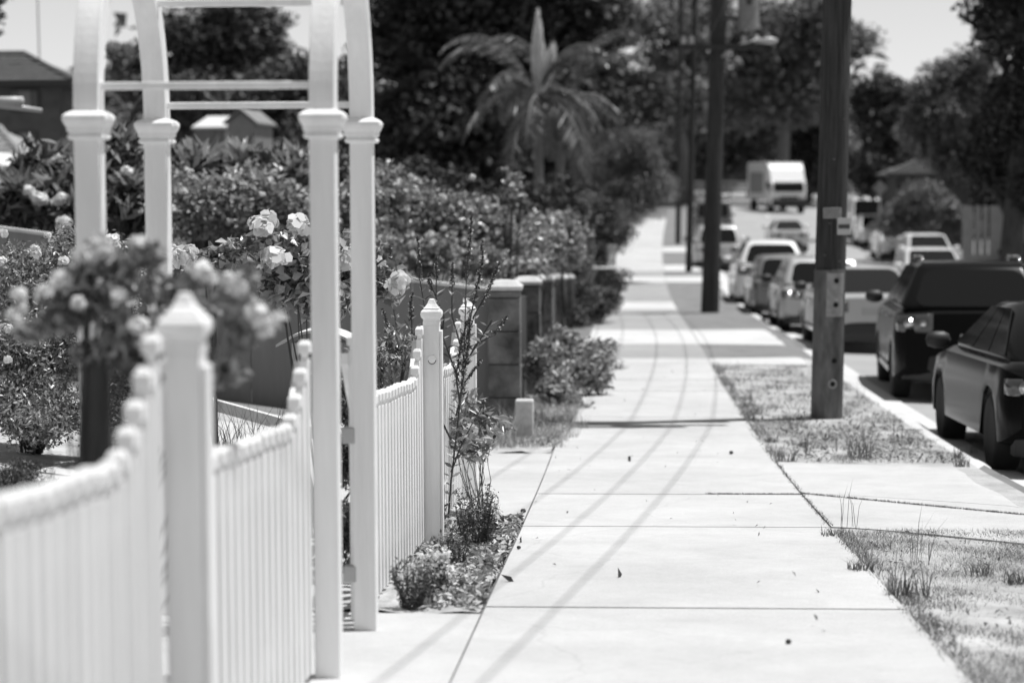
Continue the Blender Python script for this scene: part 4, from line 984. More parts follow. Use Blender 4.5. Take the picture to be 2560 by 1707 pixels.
w_ = M(33, Yd); ze = at(607, 308, Yd)[2]-zz0; zr = at(607, 281, Yd)[2]-zz0
MB().rings([[(-w_, y, 0), (w_, y, 0), (w_, y, ze), (0, y, zr), (-w_, y, ze)] for y in (0, 3)]).build('wall', MT['transformer'], s2_)
for s_ in (-1, 1): MB().add([(0, -.12, zr+.05), (s_*(w_+.1), -.12, ze-.03), (s_*(w_+.1), 3.1, ze-.03), (0, 3.1, zr+.05), (0, -.12, zr+.10), (s_*(w_+.1), -.12, ze+.02), (s_*(w_+.1), 3.1, ze+.02), (0, 3.1, zr+.10)], [(0, 1, 2, 3), (7, 6, 5, 4), (0, 4, 5, 1), (1, 5, 6, 2), (2, 6, 7, 3), (3, 7, 4, 0)]).build('roof', MT['transformer'], s2_)
MB().box((0, -.02, ze*.42), (w_*.9, .03, ze*.8)).build('door', MT['trim'], s2_)
# white pole poking in from the left
Yp = 27; q0 = at(-40, 258, Yp); q1 = at(104, 277, Yp); wp_ = MB(); wp_.tube([Vector(q0)-Vector(q0), Vector(q1)-Vector(q0)], [.045, .03], 8); wp_.tube([(.1, 0, .02), (.5, 0, .02)], .06, 8)
o = wp_.build('boom', MT['lamp'], None, smooth=True); o.location = q0; tag(o, 'white tapered boom poking in at the left edge in front of the brick house', 'boom')
xm = XL(-38, Yp); MB().tube([(0, 0, -q0[2]+G(xm, Yp)), (0, 0, .3)], .05, 8).build('mast', MT['lamp'], o)
# house and picket wall on the right
Yh2 = 98; hip_house('shaded house with a tiled roof half hidden by the trees on the right', 'shaded_house', XL(2238, Yh2), XL(2420, Yh2), Yh2, 5, at(2280, 435, Yh2)[2], at(2290, 400, Yh2)[2], 'brickd', 'tile', 1.8)
Yq = 74; rw = empty('slotted_wall', (XL(2485, Yq), Yq, G(XL(2485, Yq), Yq))); tag(rw, 'grey rendered wall with three tall slots on the far right', 'wall'); zz0 = rw.location.z
zt = at(2485, 515, Yq)[2]-zz0; xa, xb = XL(2405, Yq)-rw.location.x, XL(2640, Yq)-rw.location.x
cuts = [XL(p, Yq)-rw.location.x for p in (2430, 2436, 2449, 2455, 2467, 2473)]
edges = [xa]+cuts+[xb]; wl = MB(); zs0 = zt*.38
for i in range(0, len(edges), 2): wl.box(((edges[i]+edges[i+1])/2, 0, (zs0+zt)/2), (edges[i+1]-edges[i], .2, zt-zs0))
wl.box(((xa+xb)/2, .003, zs0/2), (xb-xa, .2, zs0)); wl.build('wall_face', MT['transformer'], rw)

# ------------------------------------------------------------------ flowers and shrubs
_fl = {}
def flower_mesh(r, kind='double'):
    key = (round(r, 3), kind)
    if key not in _fl:
        rng = np.random.default_rng(int(r*1000)); n = 46 if kind == 'double' else 14
        d = unit(rng.normal(size=(n, 3))); d[:, 2] = np.abs(d[:, 2])*.9-.25; d = unit(d)
        c = d*r*rng.uniform(.35, .85, (n, 1)); s1_ = unit(np.cross(d, rng.normal(size=(n, 3)))); s2_ = np.cross(d, s1_)
        q = r*.42; P = []
        for a, b, h in ((-1, -1, -.1), (1, -1, -.1), (1.1, 1, .35), (0, 1.5, .55), (-1.1, 1, .35)): P.append(c+s1_*a*q*.8+s2_*b*q*.7+d*h*q)
        V_ = np.stack(P, 1).reshape(-1, 3); i = np.arange(n)*5
        F_ = np.concatenate([np.stack([i, i+1, i+2], 1), np.stack([i, i+2, i+4], 1), np.stack([i+2, i+3, i+4], 1)])
        o = rawmesh('flower', V_, F_, MT['petal'], None); _fl[key] = o.data; bpy.data.objects.remove(o)
    return _fl[key]
def add_flowers(root, pts, r, rd, jitter=.25):
    for p in pts:
        o = bpy.data.objects.new('flower', flower_mesh(r)); COL.objects.link(o); o.parent = root
        o.location = Vector(p)-root.location; o.rotation_euler = (rd.uniform(-.5, .5), rd.uniform(-.5, .5), rd.uniform(0, 6)); s_ = rd.uniform(1-jitter, 1+jitter); o.scale = (s_,)*3
def shrub(name, label, cat, foot, blobs, n, leaf, mt, k=40, cr=.15, asp=.5, inner=.3, stems=8, group=None, flowers=(), fr=.04, flat=.4, up=.35, stem_r=.012, rnd=0, fold=.25):
    """blobs in photo pixels; flowers [(px,py,Y)], rnd random flowers on the outside"""
    rng = np.random.default_rng(seedof(label)); rd = random.Random(seedof(label))
    x, Y = foot; z = G(x, Y); root = empty(name, (x, Y, z)); tag(root, label, cat, group); o0 = np.array([x, Y, z])
    B = [(np.asarray(c)-o0, r) for c, r in pxblobs(blobs)]
    P, cen = clumps(B, k, cr, n, rng, inner)
    gl = np.array(gz(P[:, 0]+x, P[:, 1]+Y))-z; P = P[P[:, 2] > gl+.01]
    leafmesh('foliage', P, leaf, MT[mt], root, rng, asp=asp, flat=flat, up=up, fold=fold)
    st = MB()
    for i in rng.choice(len(cen), min(stems, len(cen)), replace=False):
        e = Vector(cen[i]); b = Vector((rd.uniform(-.05, .05), rd.uniform(-.05, .05), -.05)); md = b.lerp(e, .5)+Vector((rd.uniform(-.05, .05), 0, .05))
        st.tube([b, md, e], [stem_r, stem_r*.75, stem_r*.35], 5)
    if stems: st.build('stems', MT['stem'], root)
    add_flowers(root, [at(*f) for f in flowers], fr, rd)
    if rnd:
        pts = []
        for _ in range(rnd):
            c, r = B[rng.integers(len(B))]; d = rng.normal(size=3); d[1] = -abs(d[1]); d[2] = d[2]*.8+.3; d = d/np.linalg.norm(d); pts.append(o0+c+d*np.asarray(r)*rng.uniform(.85, 1.02))
        add_flowers(root, pts, fr, rd, .4)
    return root
def rosette_arr(centres, nl, size, asp, rng, upr=.5):
    Vs = []
    for c in centres:
        a = rng.uniform(0, 2*PI, nl); el = rng.uniform(-.2, 1.1, nl)*upr*2
        D = np.stack([np.cos(a)*np.cos(el), np.sin(a)*np.cos(el), np.sin(el)], 1); Pp = np.asarray(c)+D*size*.5
        Vs.append(leafarr(Pp, size, asp, up=0, flat=.8, rng=rng, dirs=D*4, fold=.2))
    return join(Vs)
def frangipani(label, foot, blobs, nros, size, flowers=(), group='frangipani plants along the sheet fence', under=3000):
    rng = np.random.default_rng(seedof(label)); rd = random.Random(seedof(label)); x, Y = foot; z = G(x, Y)
    root = empty('frangipani', (x, Y, z)); tag(root, label, 'shrub', group); o0 = np.array([x, Y, z])
    B = [(np.asarray(c)-o0, r) for c, r in pxblobs(blobs)]; P, cen = clumps(B, nros, size*.3, nros, rng, 0)
    V_, F_ = rosette_arr(P, 13, size, .24, rng); rawmesh('leaves', V_, F_, MT['leafs'], root)
    st = MB()
    for q in P[::3]:
        e = Vector(q); st.tube([(rd.uniform(-.3, .3)+e.x*.5, e.y*.5, -.05), e*.6+Vector((0, 0, e.z*.1)), e], [.035, .025, .016], 6)
    st.build('stems', MT['barkp'], root)
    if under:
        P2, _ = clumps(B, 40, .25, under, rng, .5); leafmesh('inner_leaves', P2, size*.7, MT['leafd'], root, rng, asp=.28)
    add_flowers(root, [at(*f) for f in flowers], .075, rd)
    return root
# --- hedge behind the sheet fence
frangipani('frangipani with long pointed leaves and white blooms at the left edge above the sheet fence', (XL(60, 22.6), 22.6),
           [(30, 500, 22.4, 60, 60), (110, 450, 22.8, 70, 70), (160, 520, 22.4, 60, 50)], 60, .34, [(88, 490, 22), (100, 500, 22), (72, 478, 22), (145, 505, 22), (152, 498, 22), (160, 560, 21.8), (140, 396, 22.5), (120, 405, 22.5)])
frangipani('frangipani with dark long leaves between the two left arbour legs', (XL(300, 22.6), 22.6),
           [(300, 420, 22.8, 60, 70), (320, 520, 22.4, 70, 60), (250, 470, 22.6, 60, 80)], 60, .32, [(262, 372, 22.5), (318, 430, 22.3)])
frangipani('frangipani thicket with a ragged top in the middle of the arbour', (XL(560, 23.6), 23.6),
           [(470, 430, 23.6, 90, 60), (600, 440, 23.8, 90, 60), (720, 440, 23.8, 80, 60), (560, 500, 23.4, 120, 60)], 110, .36)
shrub('hedge_shrub', 'small leaved hedge under the frangipani thicket behind the sheet fence', 'shrub', (XL(580, 22.0), 22.0),
      [(500, 530, 22.0, 110, 90), (640, 520, 22.0, 110, 100), (760, 560, 22.0, 90, 110), (430, 480, 22.3, 60, 80)], 9000, .085, 'leafs', k=130, cr=.2, stems=10, fr=.035, rnd=8, group='shrubs of the hedge')
HG = 'rose bushes of the hedge'
hedge = [
 ('rose bush of the hedge just behind the right arbour leg', 920, 24.0, [(900, 520, 24, 80, 110), (960, 500, 24.4, 80, 90), (930, 620, 23.6, 90, 70)], 26),
 ('rose bush of the hedge with one big white bloom on top', 1060, 25.0, [(1040, 530, 25, 80, 90), (1110, 560, 25, 80, 90), (1070, 640, 24, 90, 60)], 26),
 ('rose bush of the hedge with a thin tall shoot', 1200, 26.0, [(1180, 570, 26, 80, 80), (1240, 600, 26, 70, 70), (1190, 650, 25, 85, 45)], 24),
 ('rose bush of the hedge overhanging the second block pier', 1330, 28.0, [(1300, 620, 28, 70, 60), (1365, 600, 28.5, 55, 60), (1310, 665, 27.5, 55, 30)], 22),
 ('last rose bush of the hedge beside the tall square pillar', 1420, 33.0, [(1405, 590, 33, 45, 60), (1410, 640, 33, 38, 35)], 12),
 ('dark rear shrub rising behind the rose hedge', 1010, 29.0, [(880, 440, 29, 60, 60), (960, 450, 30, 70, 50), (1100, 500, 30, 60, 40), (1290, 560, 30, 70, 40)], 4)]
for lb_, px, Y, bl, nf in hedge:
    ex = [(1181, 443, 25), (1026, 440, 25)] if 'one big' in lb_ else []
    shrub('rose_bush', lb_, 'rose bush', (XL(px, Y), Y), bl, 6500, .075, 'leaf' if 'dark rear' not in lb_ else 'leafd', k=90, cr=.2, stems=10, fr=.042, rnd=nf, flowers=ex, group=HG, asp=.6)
sh = MB(); e0_ = Vector(at(1258, 440, 25.6)); e1_ = Vector(at(1262, 580, 25.6)); 
r_ = shrub('tall_shoot', 'single tall shoot with round leaves sticking up from the rose hedge', 'plant', (XL(1262, 25.6), 25.6), [(1262, 430, 25.6, 16, 18), (1275, 470, 25.6, 26, 30), (1310, 490, 25.6, 12, 10), (1290, 440, 25.6, 14, 10)], 150, .08, 'leaf', k=14, cr=.08, stems=9, asp=.7, inner=0)
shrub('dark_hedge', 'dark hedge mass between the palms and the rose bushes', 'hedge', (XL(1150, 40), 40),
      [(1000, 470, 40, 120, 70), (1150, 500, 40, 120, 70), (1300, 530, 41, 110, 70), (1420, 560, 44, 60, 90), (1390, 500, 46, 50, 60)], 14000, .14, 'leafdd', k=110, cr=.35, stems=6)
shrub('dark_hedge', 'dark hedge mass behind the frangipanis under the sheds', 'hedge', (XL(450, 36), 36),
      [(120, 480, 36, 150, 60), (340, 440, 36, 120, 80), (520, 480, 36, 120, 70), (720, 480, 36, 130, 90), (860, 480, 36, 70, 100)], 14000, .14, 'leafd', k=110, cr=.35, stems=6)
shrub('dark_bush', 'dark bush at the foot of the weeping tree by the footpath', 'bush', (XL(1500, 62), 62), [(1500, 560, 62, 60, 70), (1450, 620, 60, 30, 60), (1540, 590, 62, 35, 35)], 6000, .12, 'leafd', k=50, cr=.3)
# --- along the footpath edge
shrub('overhanging_shrub', 'leafy shrub spilling out of the block piers onto the footpath', 'shrub', (-.95, 23.5),
      [(1360, 900, 23.6, 60, 70), (1420, 870, 25, 60, 50), (1470, 930, 24.6, 70, 60), (1390, 980, 22.8, 60, 60), (1500, 880, 26, 40, 40), (1440, 1030, 22.8, 50, 30)], 5200, .085, 'leafs', k=90, cr=.16, stems=16, asp=.5, inner=.35)
shrub('grey_tuft', 'soft round tuft creeping onto the footpath beyond the leafy shrub', 'plant', (-.45, 29), [(1535, 935, 29, 42, 34), (1500, 950, 28.5, 40, 25)], 2600, .05, 'leafd', k=50, cr=.1, stems=8, asp=.3)
shrub('ivy_bush', 'ivy bush covering the round-topped wall end beside the footpath', 'bush', (XL(1490, 42), 42), [(1480, 780, 42, 55, 45), (1530, 750, 43, 35, 45), (1450, 740, 43, 35, 45), (1545, 700, 47, 20, 35), (1440, 800, 41, 35, 30)], 6000, .08, 'leafd', k=60, cr=.2)
shrub('ivy_bush', 'narrow dark bush between the tall pillar and the rose hedge', 'bush', (XL(1440, 50), 50), [(1440, 650, 50, 28, 70), (1500, 640, 56, 20, 25)], 3000, .09, 'leafd', k=40, cr=.2)
# --- garden in front of the sheet fence
shrub('flowering_shrub', 'tall fine leaved shrub with small white flowers at the left edge inside the garden', 'shrub', (XL(70, 14), 14),
      [(50, 720, 14, 90, 120), (140, 680, 14.2, 70, 110), (60, 900, 13.6, 120, 120), (150, 850, 13.8, 90, 120), (90, 1030, 13.4, 130, 90), (170, 600, 14.4, 40, 40)], 26000, .042, 'leaf', k=260, cr=.12, stems=26, asp=.38, flowers=[(8, 585, 13.4), (5, 655, 13.2), (90, 635, 13.4), (120, 590, 13.8), (22, 823, 12.8), (20, 900, 12.8), (160, 655, 13.6), (86, 625, 13.4)], fr=.036, up=.6)
shrub('flowering_shrub', 'fine leaved shrub between the left arbour legs and the rose standard', 'shrub', (XL(300, 14), 14),
      [(290, 700, 14, 80, 90), (320, 900, 13.6, 90, 120), (260, 1050, 13.4, 90, 80), (285, 620, 14, 30, 30)], 9000, .045, 'leaf', k=120, cr=.12, stems=14, asp=.4, flowers=[(280, 600, 13.6), (285, 615, 13.6)], fr=.04)
rb = shrub('rose_bush', 'large rose bush with glossy leaves and big white blooms left of the right arbour legs', 'rose bush', (XL(790, 11.6), 11.6),
      [(680, 620, 11.5, 60, 50), (760, 640, 11.6, 90, 80), (720, 720, 11.6, 90, 60), (810, 730, 11.8, 80, 70), (880, 660, 12, 60, 80), (590, 620, 11.4, 50, 22), (960, 700, 11.8, 50, 40)], 3300, .070, 'leafs', k=110, cr=.10, stems=16, asp=.62, inner=.35, fr=.058, stem_r=.008,
      flowers=[(640, 562, 11.3), (668, 556, 11.4), (655, 572, 11.2), (745, 566, 11.4), (672, 640, 11.2), (695, 650, 11.2), (478, 632, 11.2), (462, 645, 11.2), (868, 640, 11.6), (872, 660, 11.6), (1000, 705, 11.6), (988, 718, 11.6), (820, 600, 11.5), (430, 640, 11.2)])
shrub('rose_bush', 'rose branch with a few leaves in front of the middle of the sheet fence', 'rose bush', (XL(520, 11.5), 11.5), [(460, 660, 11.4, 40, 20), (540, 640, 11.4, 50, 24), (440, 680, 11.4, 20, 20)], 220, .075, 'leafs', k=16, cr=.08, stems=6, asp=.6, inner=0)
# standard rose, close and out of focus
sr = shrub('standard_rose', 'blurred rose standard with pale blooms tied to a dark stake in the foreground', 'rose bush', (XL(226, 6.15), 6.15),
      [(300, 680, 6.1, 60, 45), (240, 640, 6.1, 50, 30), (360, 640, 6.0, 40, 30), (410, 720, 6.1, 70, 40), (240, 760, 6.2, 90, 45), (150, 810, 6.2, 55, 35), (120, 740, 6.15, 25, 25), (330, 830, 6.1, 90, 50), (470, 780, 6.1, 70, 40), (570, 740, 6.0, 50, 30), (600, 830, 6.0, 45, 45), (520, 880, 6.0, 40, 35), (250, 890, 6.15, 60, 30), (400, 920, 6.2, 60, 35), (660, 800, 6.0, 22, 30), (490, 690, 6.0, 28, 22), (190, 700, 6.1, 25, 30), (620, 700, 6.0, 18, 20), (560, 940, 6.0, 20, 26), (90, 830, 6.1, 18, 20)], 2300, .054, 'leafs', k=95, cr=.042, stems=50, asp=.62, inner=.05, fr=.029, stem_r=.004,
      flowers=[(45, 740, 6.0), (50, 775, 6.0), (35, 790, 6.05), (240, 612, 6.0), (262, 625, 6.0), (225, 640, 6.0), (195, 645, 6.0), (600, 720, 5.9), (575, 705, 5.9), (520, 695, 5.9), (505, 680, 5.9), (650, 800, 5.9), (665, 830, 5.9), (640, 780, 5.9), (350, 615, 6.0), (196, 760, 5.95), (345, 820, 5.95), (150, 700, 6.0), (110, 730, 6.05), (400, 850, 5.95), (300, 740, 5.95)])
q = G(XL(226, 6.15), 6.15); hs_ = at(226, 850, 6.15)[2]-q
o = MB().box((0, .04, hs_/2-.05), (.075, .06, hs_+.1)).build('stake', mat('grey_stake_timber', .09, .85, var=.03, scale=5, stretch=(6, 6, .6)), sr, bevel=.004)
MB().tube([(-.05, -.01, -.05), (-.04, -.02, hs_*.6), (0, -.03, hs_+.12)], [.014, .012, .01], 7).build('trunk', MT['bark'], sr)
shrub('low_shrub', 'low dark feathery shrub in the bottom left behind the nearest picket panel', 'shrub', (XL(60, 9.6), 9.6), [(20, 1215, 9.6, 90, 50), (110, 1225, 9.6, 60, 35), (60, 1180, 9.8, 50, 30), (160, 1240, 9.6, 40, 22)], 7000, .026, 'needle', k=120, cr=.05, stems=14, asp=.22, up=1.0)
shrub('weedy_shrub', 'dark shrub seen through the gap between the two right arbour legs', 'shrub', (-1.62, 10.4), [(862, 1010, 10.6, 40, 60), (868, 1150, 10.3, 46, 90), (866, 1320, 10.0, 50, 90), (866, 1450, 9.9, 55, 60)], 6000, .042, 'needle', k=120, cr=.08, stems=10, asp=.25, up=.9)
shrub('weedy_shrub', 'leafy weeds behind the pickets right of the arbour', 'plant', (XL(960, 12.4), 12.4), [(930, 900, 12.4, 60, 60), (990, 880, 12.5, 40, 70), (900, 960, 12.2, 50, 40), (1060, 910, 13.4, 40, 40)], 2600, .055, 'leaf', k=90, cr=.09, stems=18, asp=.28, up=.8)
# --- tall salvia with flower spikes at the far end of the pickets
def spike_plant(label, foot, stems, Y0):
    rng = np.random.default_rng(7); rd = random.Random(7); z = G(*foot); root = empty('salvia_plant', (foot[0], foot[1], z)); tag(root, label, 'plant')
    o0 = np.array([foot[0], foot[1], z]); st = MB(); LP = []; LD = []; FP = []; BP = []
    for pts, s0, dY in stems:
        W_ = [Vector(at(px, py, Y0+dY)-o0) for px, py in pts]
        n = len(W_); st.tube(W_, [.0065*(1-.7*i/max(1, n-1)) for i in range(n)], 5)
        seg = [(W_[i+1]-W_[i]).length for i in range(n-1)]; T = sum(seg)
        def P(t):
            d = t*T
            for i, l in enumerate(seg):
                if d <= l or i == len(seg)-1: return W_[i].lerp(W_[i+1], min(1, d/l)), (W_[i+1]-W_[i]).normalized()
                d -= l
        t = s0
        while t < 1:                                      # whorls of calyces and tiny pale flowers
            p, tg = P(t); fade = 1-.55*(t-s0)/(1-s0)
            for _ in range(5):
                a = Vector((rd.gauss(0, 1), rd.gauss(0, 1), rd.gauss(0, .5))); a = (a-tg*a.dot(tg)).normalized()
                BP.append((p+a*.013*fade)[:])
                if rd.random() < .16: FP.append((p+a*.020*fade)[:])
            t += .011/T
        t = .12
        while t < s0:
            p, tg = P(t); a0 = rd.uniform(0, 6)
            for k in range(rd.choice((2, 2, 4))):
                a = Vector((math.cos(a0+PI*k), math.sin(a0+PI*k), .5)).normalized(); LP.append((p+a*.035)[:]); LD.append((a*4)[:])
            t += .055/T
    st.build('stems', MT['stem'], root)
    V_, F_ = leafarr(np.array(LP), .078, .26, rng=rng, dirs=np.array(LD)); rawmesh('leaves', V_, F_, MT['leaf'], root)
    leafmesh('spikes', np.array(BP), .020, MT['needle'], root, rng, asp=.7)
    leafmesh('blossoms', np.array(FP), .017, MT['petal'], root, rng, asp=.9)
    return root
SPK = [([(1118, 1330), (1128, 1200), (1150, 1010), (1160, 880), (1164, 760), (1166, 690), (1180, 538)], .80, 0),
       ([(1160, 880), (1175, 800), (1190, 730), (1206, 650), (1205, 600)], .45, .05),
       ([(1160, 870), (1185, 790), (1225, 720), (1248, 655)], .5, -.05),
       ([(1162, 900), (1130, 790), (1130, 720), (1132, 655)], .75, .1),
       ([(1150, 960), (1110, 850), (1060, 760), (1050, 700), (1044, 590)], .72, .0),
       ([(1128, 1100), (1060, 960), (1000, 870), (985, 780), (975, 690), (976, 612)], .82, -.05),
       ([(1060, 960), (1030, 840), (1028, 760), (1032, 730)], .7, .1),
       ([(1155, 930), (1190, 860), (1230, 840), (1268, 790)], .68, 0), ([(1140, 1040), (1160, 960), (1180, 930), (1205, 898)], .35, .0),
       ([(1110, 850), (1090, 760), (1092, 640)], .75, .2), ([(1100, 900), (1110, 790), (1072, 700), (1074, 680)], .8, .2),
       ([(1150, 1000), (1165, 900), (1172, 840), (1176, 780)], .3, -.1), ([(1150, 1010), (1140, 940), (1155, 850), (1170, 800)], .35, -.1), ([(985, 1000), (975, 900), (965, 800), (955, 770)], .6, .1),
       ([(1118, 1330), (1100, 1200), (1080, 1150), (1062, 1110)], .7, -.2), ([(1128, 1180), (1150, 1120), (1180, 1060), (1215, 1000)], .9, .0),
       ([(1230, 800), (1200, 850), (1150, 930)], .95, 0), ([(1120, 1260), (1080, 1280), (1050, 1300)], .6, -.1)]
spike_plant('tall wispy salvia with dark flower spikes growing through the farthest pickets', (-1.0, 12.9), SPK, 12.9)
shrub('drooping_plant', 'plant with drooping pointed leaves hiding the foot of the farthest fence post', 'plant', (-.92, 13.6), [(1180, 1010, 13.4, 40, 40), (1160, 1080, 13.3, 50, 40), (1220, 1070, 13.4, 40, 40), (1190, 1120, 13.2, 50, 30), (1130, 950, 13.6, 25, 25)], 560, .085, 'leaf', k=60, cr=.09, stems=14, asp=.30, up=-.5, inner=.1, flat=.2, stem_r=.0035)
# grasses and weeds at the feet
def tuft(label, px, py, n, h, mt='greeng', group=None, lean=.5, wd=.006, spread=.05, name='grass_tuft', cat='grass tuft'):
    p = on(px, py); rng = np.random.default_rng(seedof(label)+int(px)); root_p = np.array([p[0], p[1], G(p[0], p[1])])
    Q = np.clip(rng.normal(size=(n, 3)), -1.5, 1.5)*np.array([spread, spread, 0]); V_, F_ = bladearr(Q, h, wd, lean, rng)
    o = rawmesh(name, V_, F_, MT[mt], None); o.location = root_p; tag(o, label, cat, group); return o
def upright(name, label, px, py, r, h, n, mt='needle', flowers=0, leaf=.026):
    """little rosemary like bush: many vertical twigs with needles"""
    p = on(px, py); rng = np.random.default_rng(seedof(label)); z = G(p[0], p[1]); root = empty(name, (p[0], p[1], z)); tag(root, label, 'plant')
    st = MB(); P = []; Fp = []
    for i in range(n):
        a = rng.uniform(0, 2*PI); q = r*math.sqrt(rng.uniform(0, 1)); b = Vector((q*.45*math.cos(a), q*.45*math.sin(a), 0)); hh = h*rng.uniform(.6, 1.05)*(1-.3*(q/r)**2)
        t_ = Vector((q*math.cos(a), q*math.sin(a), hh)); st.tube([b, b.lerp(t_, .5), t_], [.0018, .0014, .0009], 4)
        for t in np.arange(.08, 1.02, .0085/hh): P.append((b.lerp(t_, t)+Vector(rng.normal(size=3)*.008))[:])
        if flowers and rng.uniform() < flowers: Fp += [(t_+Vector(rng.normal(size=3)*.012))[:] for _ in range(14)]
    st.build('twigs', MT['stem'], root); leafmesh('needles', np.array(P), leaf, MT[mt], root, rng, asp=.34, up=.5)
    if Fp: leafmesh('blossoms', np.array(Fp), .020, MT['petal'], root, rng, asp=.9)
upright('rosemary_bush', 'tallest little bush in the leaf litter at the foot of the farthest fence post', 1190, 1385, .13, .40, 60)
upright('rosemary_bush', 'middle little bush at the foot of the sharp fence post', 1135, 1432, .09, .25, 34)
upright('rosemary_bush', 'nearest little dark bush between the arbour and the footpath', 1040, 1530, .115, .25, 60)
upright('alyssum', 'pale blossoming little plant between the nearest and middle bushes', 1095, 1490, .09, .21, 40, flowers=.9)
upright('alyssum', 'small pale blossoms beside the tallest little bush', 1228, 1350, .05, .20, 16, flowers=.9)
wt_ = 'weed tufts on the verge'
for i, (px, py, n, h, mt_, lb_) in enumerate([
    (2265, 1500, 70, .20, 'greeng', 'largest weed tuft at the edge of the footpath in the near verge'), (2080, 1350, 60, .07, 'greeng', 'low weed at the corner of the footpath and the driveway'),
    (2200, 1378, 50, .06, 'greeng', 'small weed on the driveway edge, second from the footpath'), (2150, 1440, 90, .08, 'greeng', 'dense low weed beside the footpath below the corner weed'),
    (1960, 1160, 50, .13, 'greeng', 'dark weed at the far corner of the driveway and the footpath'), (1930, 1110, 60, .10, 'greeng', 'round weed tuft above the driveway corner'),
    (2010, 1122, 50, .09, 'greeng', 'flat weed in the middle verge left of the dry bush'), (2150, 1150, 70, .26, 'greeng', 'wispy weed clump below the nearest utility pole'),
    (1865, 1020, 40, .16, 'greeng', 'weed on the footpath edge left of the nearest utility pole'), (1890, 1040, 50, .12, 'greeng', 'weed just left of the pole foot'),
    (1800, 930, 40, .16, 'dry', 'weed on the footpath edge where the far driveway ends'), (1820, 965, 30, .14, 'dry', 'pale weed below the far driveway end'),
    (2405, 1172, 60, .10, 'greeng', 'weed against the kerb near the black sedan'), (2395, 1150, 50, .12, 'greeng', 'taller weed against the kerb near the black sedan'),
    (2450, 1450, 60, .09, 'greeng', 'weed in the dry lawn at the right edge'), (2540, 1470, 60, .10, 'greeng', 'weed touching the right edge of the picture'),
    (2110, 1045, 60, .20, 'dry', 'dry grass at the right foot of the nearest utility pole')]):
    tuft(lb_, px, py, n, h, mt_, wt_, spread=.035+.02*(h > .12), lean=.55)
for px, py, lb_ in ((2020, 1150, 'thin wispy weed left of the middle of the verge'), (1985, 1080, 'thin wispy weed just below the nearest utility pole'), (2170, 1140, 'tall wispy weed right of the dark clump below the pole'), (2240, 1120, 'thin wispy weed near the kerb below the pole'), (1875, 1000, 'wispy weed by the footpath level with the pole'), (1950, 985, 'pale wispy weed left of the pole plate'), (1840, 950, 'wispy weed on the verge near the narrow crossing'), (2430, 1140, 'bent dry weed standing over the kerb beside the black sedan'), (2120, 1330, 'thin flower stalk at the corner of the near verge'), (2300, 1420, 'thin weed stalk in the near verge'), (2150, 1010, 'thin dry weed right behind the pole')):
    tuft(lb_, px, py, 12, .30, 'stem', wt_, lean=.35, wd=.0035, spread=.03)
for i, (px, py, n, h, mt_, lb_) in enumerate([
    (1240, 1120, 110, .30, 'dry', 'tall dry grass in front of the nearest limestone pier'), (1300, 1110, 110, .26, 'dry', 'dry grass around the pale stump'), (1360, 1100, 90, .22, 'dry', 'dry grass right of the pale stump'),
    (1270, 1090, 120, .34, 'dry', 'tangled straw grass between the limestone pier and the pale stump'), (1340, 1070, 90, .26, 'dry', 'straw grass behind the pale stump'), (1400, 1100, 70, .16, 'dry', 'short straw grass near the footpath edge by the pier'), (1430, 1075, 60, .14, 'dry', 'dry grass at the edge of the footpath under the leafy shrub'), (1200, 1130, 80, .20, 'dry', 'dry grass at the corner of the neighbour drive'),
    (540, 1090, 120, .40, 'greeng', 'tall grass seen over the sagging picket panel'), (620, 1080, 120, .45, 'greeng', 'tallest grass clump seen over the sagging picket panel'), (690, 1090, 120, .50, 'greeng', 'tall wispy grass against the left of the right arbour leg'), (480, 1110, 90, .25, 'greeng', 'short grass just right of the nearest fence post')]):
    Yq = 12.5 if px < 800 else None
    if Yq:
        p = at(px, py, Yq); rng = np.random.default_rng(i+50); z = G(p[0], Yq); hgt = max(.1, at(px, 930, Yq)[2]-z) if 'tall' in lb_ else .4
        V_, F_ = bladearr(np.clip(rng.normal(size=(n, 3)), -1.4, 1.4)*np.array([.07, .09, 0]), hgt*.75, .006, .35, rng); o = rawmesh('grass_tuft', V_, F_, MT[mt_], None); o.location = (p[0], Yq, z); tag(o, lb_, 'grass tuft', 'grass tufts in the garden')
    else: tuft(lb_, px, py, n, h, mt_, 'dry grass tufts by the piers', spread=.10, lean=.6)
# pale garden edging beam
a = Vector(at(505, 995, 14.0)); b = Vector(at(830, 1085, 13.0)); ge = MB(); ge.tube([(0, 0, 0), b-a], .05, 4); o = ge.build('edging_beam', MT['kerb']); o.location = a-Vector((0, 0, .02)); tag(o, 'pale sloping edging beam in the garden below the sheet fence', 'garden edging')
mnd = MB(); 
